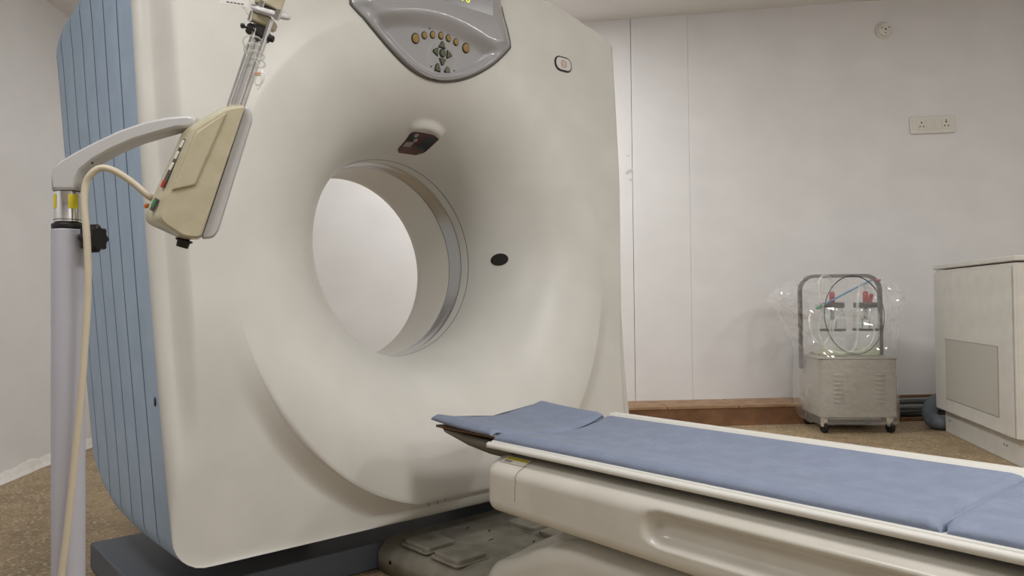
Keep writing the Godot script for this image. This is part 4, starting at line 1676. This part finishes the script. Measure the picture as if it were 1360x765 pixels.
	part(t, "jar_stand", rbox(Vector3(0.36, 0.014, 0.15), 0.003), mat("b9b78c", 0.5), at(0.025, 0.4525, -0.30))
	# tubes and leads
	part(t, "suction_tube", tube([Vector3(-0.075, 0.83, -0.19), Vector3(-0.085, 0.91, -0.17), Vector3(-0.14, 0.935, -0.15), Vector3(-0.175, 0.88, -0.13), Vector3(-0.165, 0.78, -0.12), Vector3(-0.13, 0.68, -0.1), Vector3(-0.13, 0.58, -0.09), Vector3(-0.17, 0.52, -0.09), Vector3(-0.215, 0.56, -0.12), Vector3(-0.225, 0.66, -0.16), Vector3(-0.18, 0.75, -0.2), Vector3(-0.1, 0.72, -0.28)], 0.0085, 10, 6), M.tubing, Transform3D.IDENTITY, "clear looped suction tube")
	part(t, "suction_tube", tube([Vector3(0.125, 0.83, -0.19), Vector3(0.10, 0.88, -0.15), Vector3(0.06, 0.86, -0.11), Vector3(0.035, 0.76, -0.08), Vector3(0.03, 0.62, -0.07), Vector3(0.01, 0.50, -0.07), Vector3(-0.06, 0.47, -0.07), Vector3(-0.15, 0.50, -0.08), Vector3(-0.19, 0.6, -0.1), Vector3(-0.17, 0.7, -0.1)], 0.0085, 10, 6), M.tubing, Transform3D.IDENTITY, "clear looped suction tube")
	var lp := []
	for k in 25:
		var a := TAU * k / 24 + 0.4
		lp.append(Vector3(0.02 + cos(a) * 0.175, 0.695 + sin(a) * 0.235, -0.095 - 0.02 * sin(a)))
	part(t, "power_lead", tube(lp, 0.003, 8, 2), M.dark)
	var lp2 := []
	for k in 25:
		var a := TAU * k / 24 + 0.4
		lp2.append(Vector3(0.01 + cos(a) * 0.12, 0.60 + sin(a) * 0.125, -0.085 - 0.015 * sin(a)))
	part(t, "suction_tube", tube(lp2, 0.007, 10, 2), M.tubing, Transform3D.IDENTITY, "clear looped suction tube")
	part(t, "blue_catheter", tube([Vector3(-0.15, 0.755, -0.13), Vector3(-0.05, 0.81, -0.12), Vector3(0.08, 0.875, -0.13), Vector3(0.15, 0.905, -0.15)], 0.0055, 10, 4), mat("4a8fc0", 0.4))
	part(t, "green_connector", tube([Vector3(-0.19, 0.735, -0.13), Vector3(-0.15, 0.755, -0.13)], 0.008, 10, 1, false), mat("2f9a6a", 0.4))
	part(t, "red_connector", tube([Vector3(0.15, 0.905, -0.15), Vector3(0.205, 0.903, -0.16)], 0.005, 10, 1, false), M.red)
	plastic_bag(X)

func ring_y(r: float, h: float, y: float) -> ArrayMesh:
	return lathe([Vector2(r - 0.002, y), Vector2(r, y), Vector2(r, y + h), Vector2(r - 0.002, y + h)], 32)

func plastic_bag(X: Transform3D) -> void:
	var nz := FastNoiseLite.new()
	nz.seed = 77
	nz.frequency = 1.0
	nz.fractal_octaves = 4
	# [height, left, right, back, front]
	var lv := [[0.055, -0.25, 0.255, -0.42, 0.025], [0.12, -0.27, 0.262, -0.43, 0.02], [0.25, -0.275, 0.262, -0.44, 0.014], [0.40, -0.265, 0.25, -0.44, 0.012], [0.455, -0.262, 0.25, -0.44, 0.01], [0.52, -0.275, 0.262, -0.43, -0.02], [0.60, -0.30, 0.285, -0.42, -0.03], [0.69, -0.35, 0.30, -0.41, -0.035], [0.77, -0.42, 0.32, -0.40, -0.05], [0.82, -0.41, 0.325, -0.39, -0.06], [0.875, -0.34, 0.29, -0.37, -0.11], [0.915, -0.275, 0.272, -0.35, -0.17], [0.945, -0.22, 0.215, -0.31, -0.22], [0.952, -0.12, 0.12, -0.285, -0.255]]
	var rings := []
	var N := 110
	for k in 64:
		var f := k / 63.0 * (lv.size() - 1)
		var i := mini(int(f), lv.size() - 2)
		var u := f - i
		var e := []
		for c in 5:
			e.append(lerpf(lv[i][c], lv[i + 1][c], u))
		var ring := PackedVector3Array()
		for j in N:
			var a := TAU * j / N
			var cx: float = (e[1] + e[2]) * 0.5
			var cz: float = (e[3] + e[4]) * 0.5
			var hx: float = (e[2] - e[1]) * 0.5
			var hz: float = (e[4] - e[3]) * 0.5
			var pw := 0.42
			var px := signf(cos(a)) * pow(absf(cos(a)), pw)
			var pz := signf(sin(a)) * pow(absf(sin(a)), pw)
			var p := Vector3(cx + hx * px, e[0], cz + hz * pz)
			var loose := 0.005 + 0.030 * smoothstep(0.46, 0.6, e[0])
			if e[0] > 0.91:
				loose = 0.003
			var dirv := Vector3(px, 0, pz).normalized()
			var wr := 1.3 * (0.35 - 2.0 * absf(nz.get_noise_3d(p.x * 7.0 + 4.0, p.y * 4.0, p.z * 7.0))) + 0.6 * nz.get_noise_3d(p.x * 9.0, p.y * 5.0, p.z * 9.0) + 0.6 * nz.get_noise_3d(p.x * 26.0 + 9.0, p.y * 16.0, p.z * 26.0)
			p += dirv * (wr * loose + 0.003)
			p.y += (0.012 * nz.get_noise_3d(p.x * 14.0, 3.0, p.z * 14.0) if e[0] < 0.1 else 0.0)
			ring.append(p)
		rings.append(ring)
	# faceted film: every triangle has its own normal, so that it glints like creased plastic
	var st := SurfaceTool.new()
	st.begin(Mesh.PRIMITIVE_TRIANGLES)
	st.set_smooth_group(-1)
	for k in rings.size() - 1:
		for j in N:
			var j2 := (j + 1) % N
			var q := [rings[k][j], rings[k][j2], rings[k + 1][j2], rings[k + 1][j]]
			for id in [0, 1, 2, 0, 2, 3]:
				st.add_vertex(q[id])
	var top: PackedVector3Array = rings[rings.size() - 1]
	for j in N:
		st.add_vertex(Vector3(0, 0.953, -0.27))
		st.add_vertex(top[j])
		st.add_vertex(top[(j + 1) % N])
	st.generate_normals()
	var o := part(self, numbered("plastic_bag"), st.commit(), M.film, X)
	tag(o, "crinkled clear plastic bag draped over the suction machine", "plastic bag")

# ------------------------------------------------------------------ cabinet and hose
func build_cabinet() -> void:
	# face towards the scanner runs from a back corner to a front corner
	var p1 := Vector3(3.489, 0, 0.591)
	var p2 := Vector3(2.682, 0, 1.202)
	var dirv := (p2 - p1).normalized()
	var L := (p2 - p1).length()
	var out := Vector3(-dirv.z, 0, dirv.x)
	if out.dot(CAM - p1) < 0.0:
		out = -out
	# local x along the face, z out of it
	var b := Basis(dirv, Vector3.UP, dirv.cross(Vector3.UP))
	if b.z.dot(out) < 0.0:
		b = Basis(-dirv, Vector3.UP, -dirv.cross(Vector3.UP))
	var t := thing("equipment_cabinet", "tall off-white equipment cabinet with rectangular vent panel and dark plinth gap", "cabinet", Transform3D(b, (p1 + p2) * 0.5))
	var sx := 1.0 if b.x.dot(dirv) > 0.0 else -1.0     # +1: the corner near the camera is at +x
	var w := L + 0.06
	var ht := 0.985
	var yb := 0.135
	var dp := 0.62
	part(t, "body", rbox(Vector3(w, ht - yb - 0.03, dp), 0.006), M.cabinet, at(0, (ht - 0.03 + yb) * 0.5, -dp * 0.5 + 0.03))
	part(t, "lid", rbox(Vector3(w + 0.02, 0.026, dp + 0.02), 0.006), M.cabinet, at(0, ht - 0.012, -dp * 0.5 + 0.03))
	part(t, "plinth", rbox(Vector3(L, yb + 0.01, dp - 0.06), 0.004), M.cabinet, at(0, (yb + 0.01) * 0.5, -dp * 0.5 + 0.03))
	var pan := part(t, "door_panel", rbox(Vector3(w - 0.03, ht - yb - 0.05, 0.014), 0.004), M.cabinet, at(0, (ht - 0.04 + yb) * 0.5, 0.037))
	# vent panel on the lower half of the door
	part(pan, "vent_frame", rbox(Vector3(w * 0.665, 0.345, 0.003), 0.001), mat("8a887f", 0.6), at(sx * 0.01, -0.155, 0.0066))
	part(pan, "vent_grille", rbox(Vector3(w * 0.655, 0.337, 0.004), 0.001), M.grille, at(sx * 0.01, -0.155, 0.0076), "speckled grey vent grille")
	part(t, "corner_post", rbox(Vector3(0.012, ht - yb - 0.05, 0.012), 0.003), M.cabinet, at(sx * (w * 0.5 - 0.004), (ht - 0.04 + yb) * 0.5, 0.032))
	for e in [[-0.44, 0.02], [-0.42, 0.02], [0.30, 0.02], [0.33, 0.02]]:
		part(t, "plinth_screw", prism(ellipse(0.004, 0.004, 10), 0, 0.002, 0.0005), M.dark, at(sx * e[0], 0.075, -0.0295 + 0.0 + 0.03))
	# corrugated hose looping out of the trench to the back of the cabinet
	var c := [pix(1290, 522, 4.95), pix(1262, 526, 4.86), pix(1243, 531, 4.78), pix(1233, 540, 4.70), pix(1232, 551, 4.62), pix(1238, 561, 4.55), pix(1250, 567, 4.52), pix(1270, 569, 4.55), pix(1300, 568, 4.66)]
	var pts := PackedVector3Array()
	for k in c.size() - 1:
		for j in 24:
			var p: Vector3 = c[k].cubic_interpolate(c[k + 1], c[maxi(k - 1, 0)], c[mini(k + 2, c.size() - 1)], j / 24.0)
			p.y = maxf(p.y, 0.047)
			pts.append(p)
	var rr := PackedFloat32Array()
	for k in pts.size():
		rr.append(0.043 + 0.0016 * cos(k * PI * 0.66))
	var h := part(self, numbered("corrugated_hose"), sweep(pts, rr, 20), M.hose)
	tag(h, "thick grey corrugated hose looping on the floor behind the cabinet", "hose")

func pix(px: float, py: float, dist: float) -> Vector3:
	var yaw := deg_to_rad(41.0)
	var f0 := Vector3(sin(yaw), 0, -cos(yaw))
	var r0 := Vector3(cos(yaw), 0, sin(yaw))
	return CAM + f0 * dist + r0 * ((px - 680.0) / 1000.0 * dist) + Vector3.UP * ((400.0 - 0.011 * (px - 680.0) - py) / 1000.0 * dist)

# ------------------------------------------------------------------ things on the back wall
func build_wall_things() -> void:
	var t := thing("wall_socket", "white wall plate with two power sockets and a switch", "socket", room(3.585, 1.985, -2.25) * Transform3D(Basis(Vector3.BACK, 0.05), Vector3.ZERO))
	part(t, "plate", prism(rrect(0.325, 0.118, 0.008, 4), 0, 0.016, 0.004), M.white_plastic)
	for e in [[-0.085, 0.058, 0.068, "socket_face"], [0.095, 0.058, 0.068, "socket_face"], [0.04, 0.045, 0.068, "switch_rocker"], [-0.025, 0.05, 0.068, "blank_module"]]:
		var o := part(t, e[3], prism(rrect(e[1], e[2], 0.003, 3), 0.004, 0.019, 0.0015), M.white_plastic, at(e[0], 0.002, 0))
		if e[3] == "socket_face":
			for q in [[0.0, 0.014, 0.006], [-0.013, -0.012, 0.005], [0.013, -0.012, 0.005]]:
				part(o, "pin_hole", prism(ellipse(q[2], q[2], 14), 0.0185, 0.0196, 0.0003), M.black, at(q[0], q[1], 0))
			if e[0] > 0.0:
				part(o, "pin_hole", prism(ellipse(0.0045, 0.0045, 14), 0.0185, 0.0196, 0.0003), M.black, at(0.0, 0.026, 0))
	var c := thing("ceiling_rose", "small round off-white cover with three screw holes high on the wall", "junction cover", room(3.245, 2.735 - 0.10, -2.25))
	part(c, "backplate", moved(lathe([Vector2(0, 0), Vector2(0.056, 0), Vector2(0.057, 0.006), Vector2(0.052, 0.012), Vector2(0, 0.012)], 36), at(0, 0, 0, Basis(Vector3.RIGHT, PI / 2))), M.white_plastic)
	part(c, "dome", moved(lathe([Vector2(0.046, 0.012), Vector2(0.045, 0.026), Vector2(0.040, 0.032), Vector2(0, 0.034)], 36), at(0, 0, 0, Basis(Vector3.RIGHT, PI / 2))), M.white_plastic)
	for e in [[0.0, 0.0, 0.006], [-0.026, 0.01, 0.004], [0.024, 0.014, 0.004], [0.0, -0.026, 0.004]]:
		part(c, "screw_hole", prism(ellipse(e[2], e[2], 12), 0.030, 0.0352, 0.0004), M.black, at(e[0], e[1], 0))
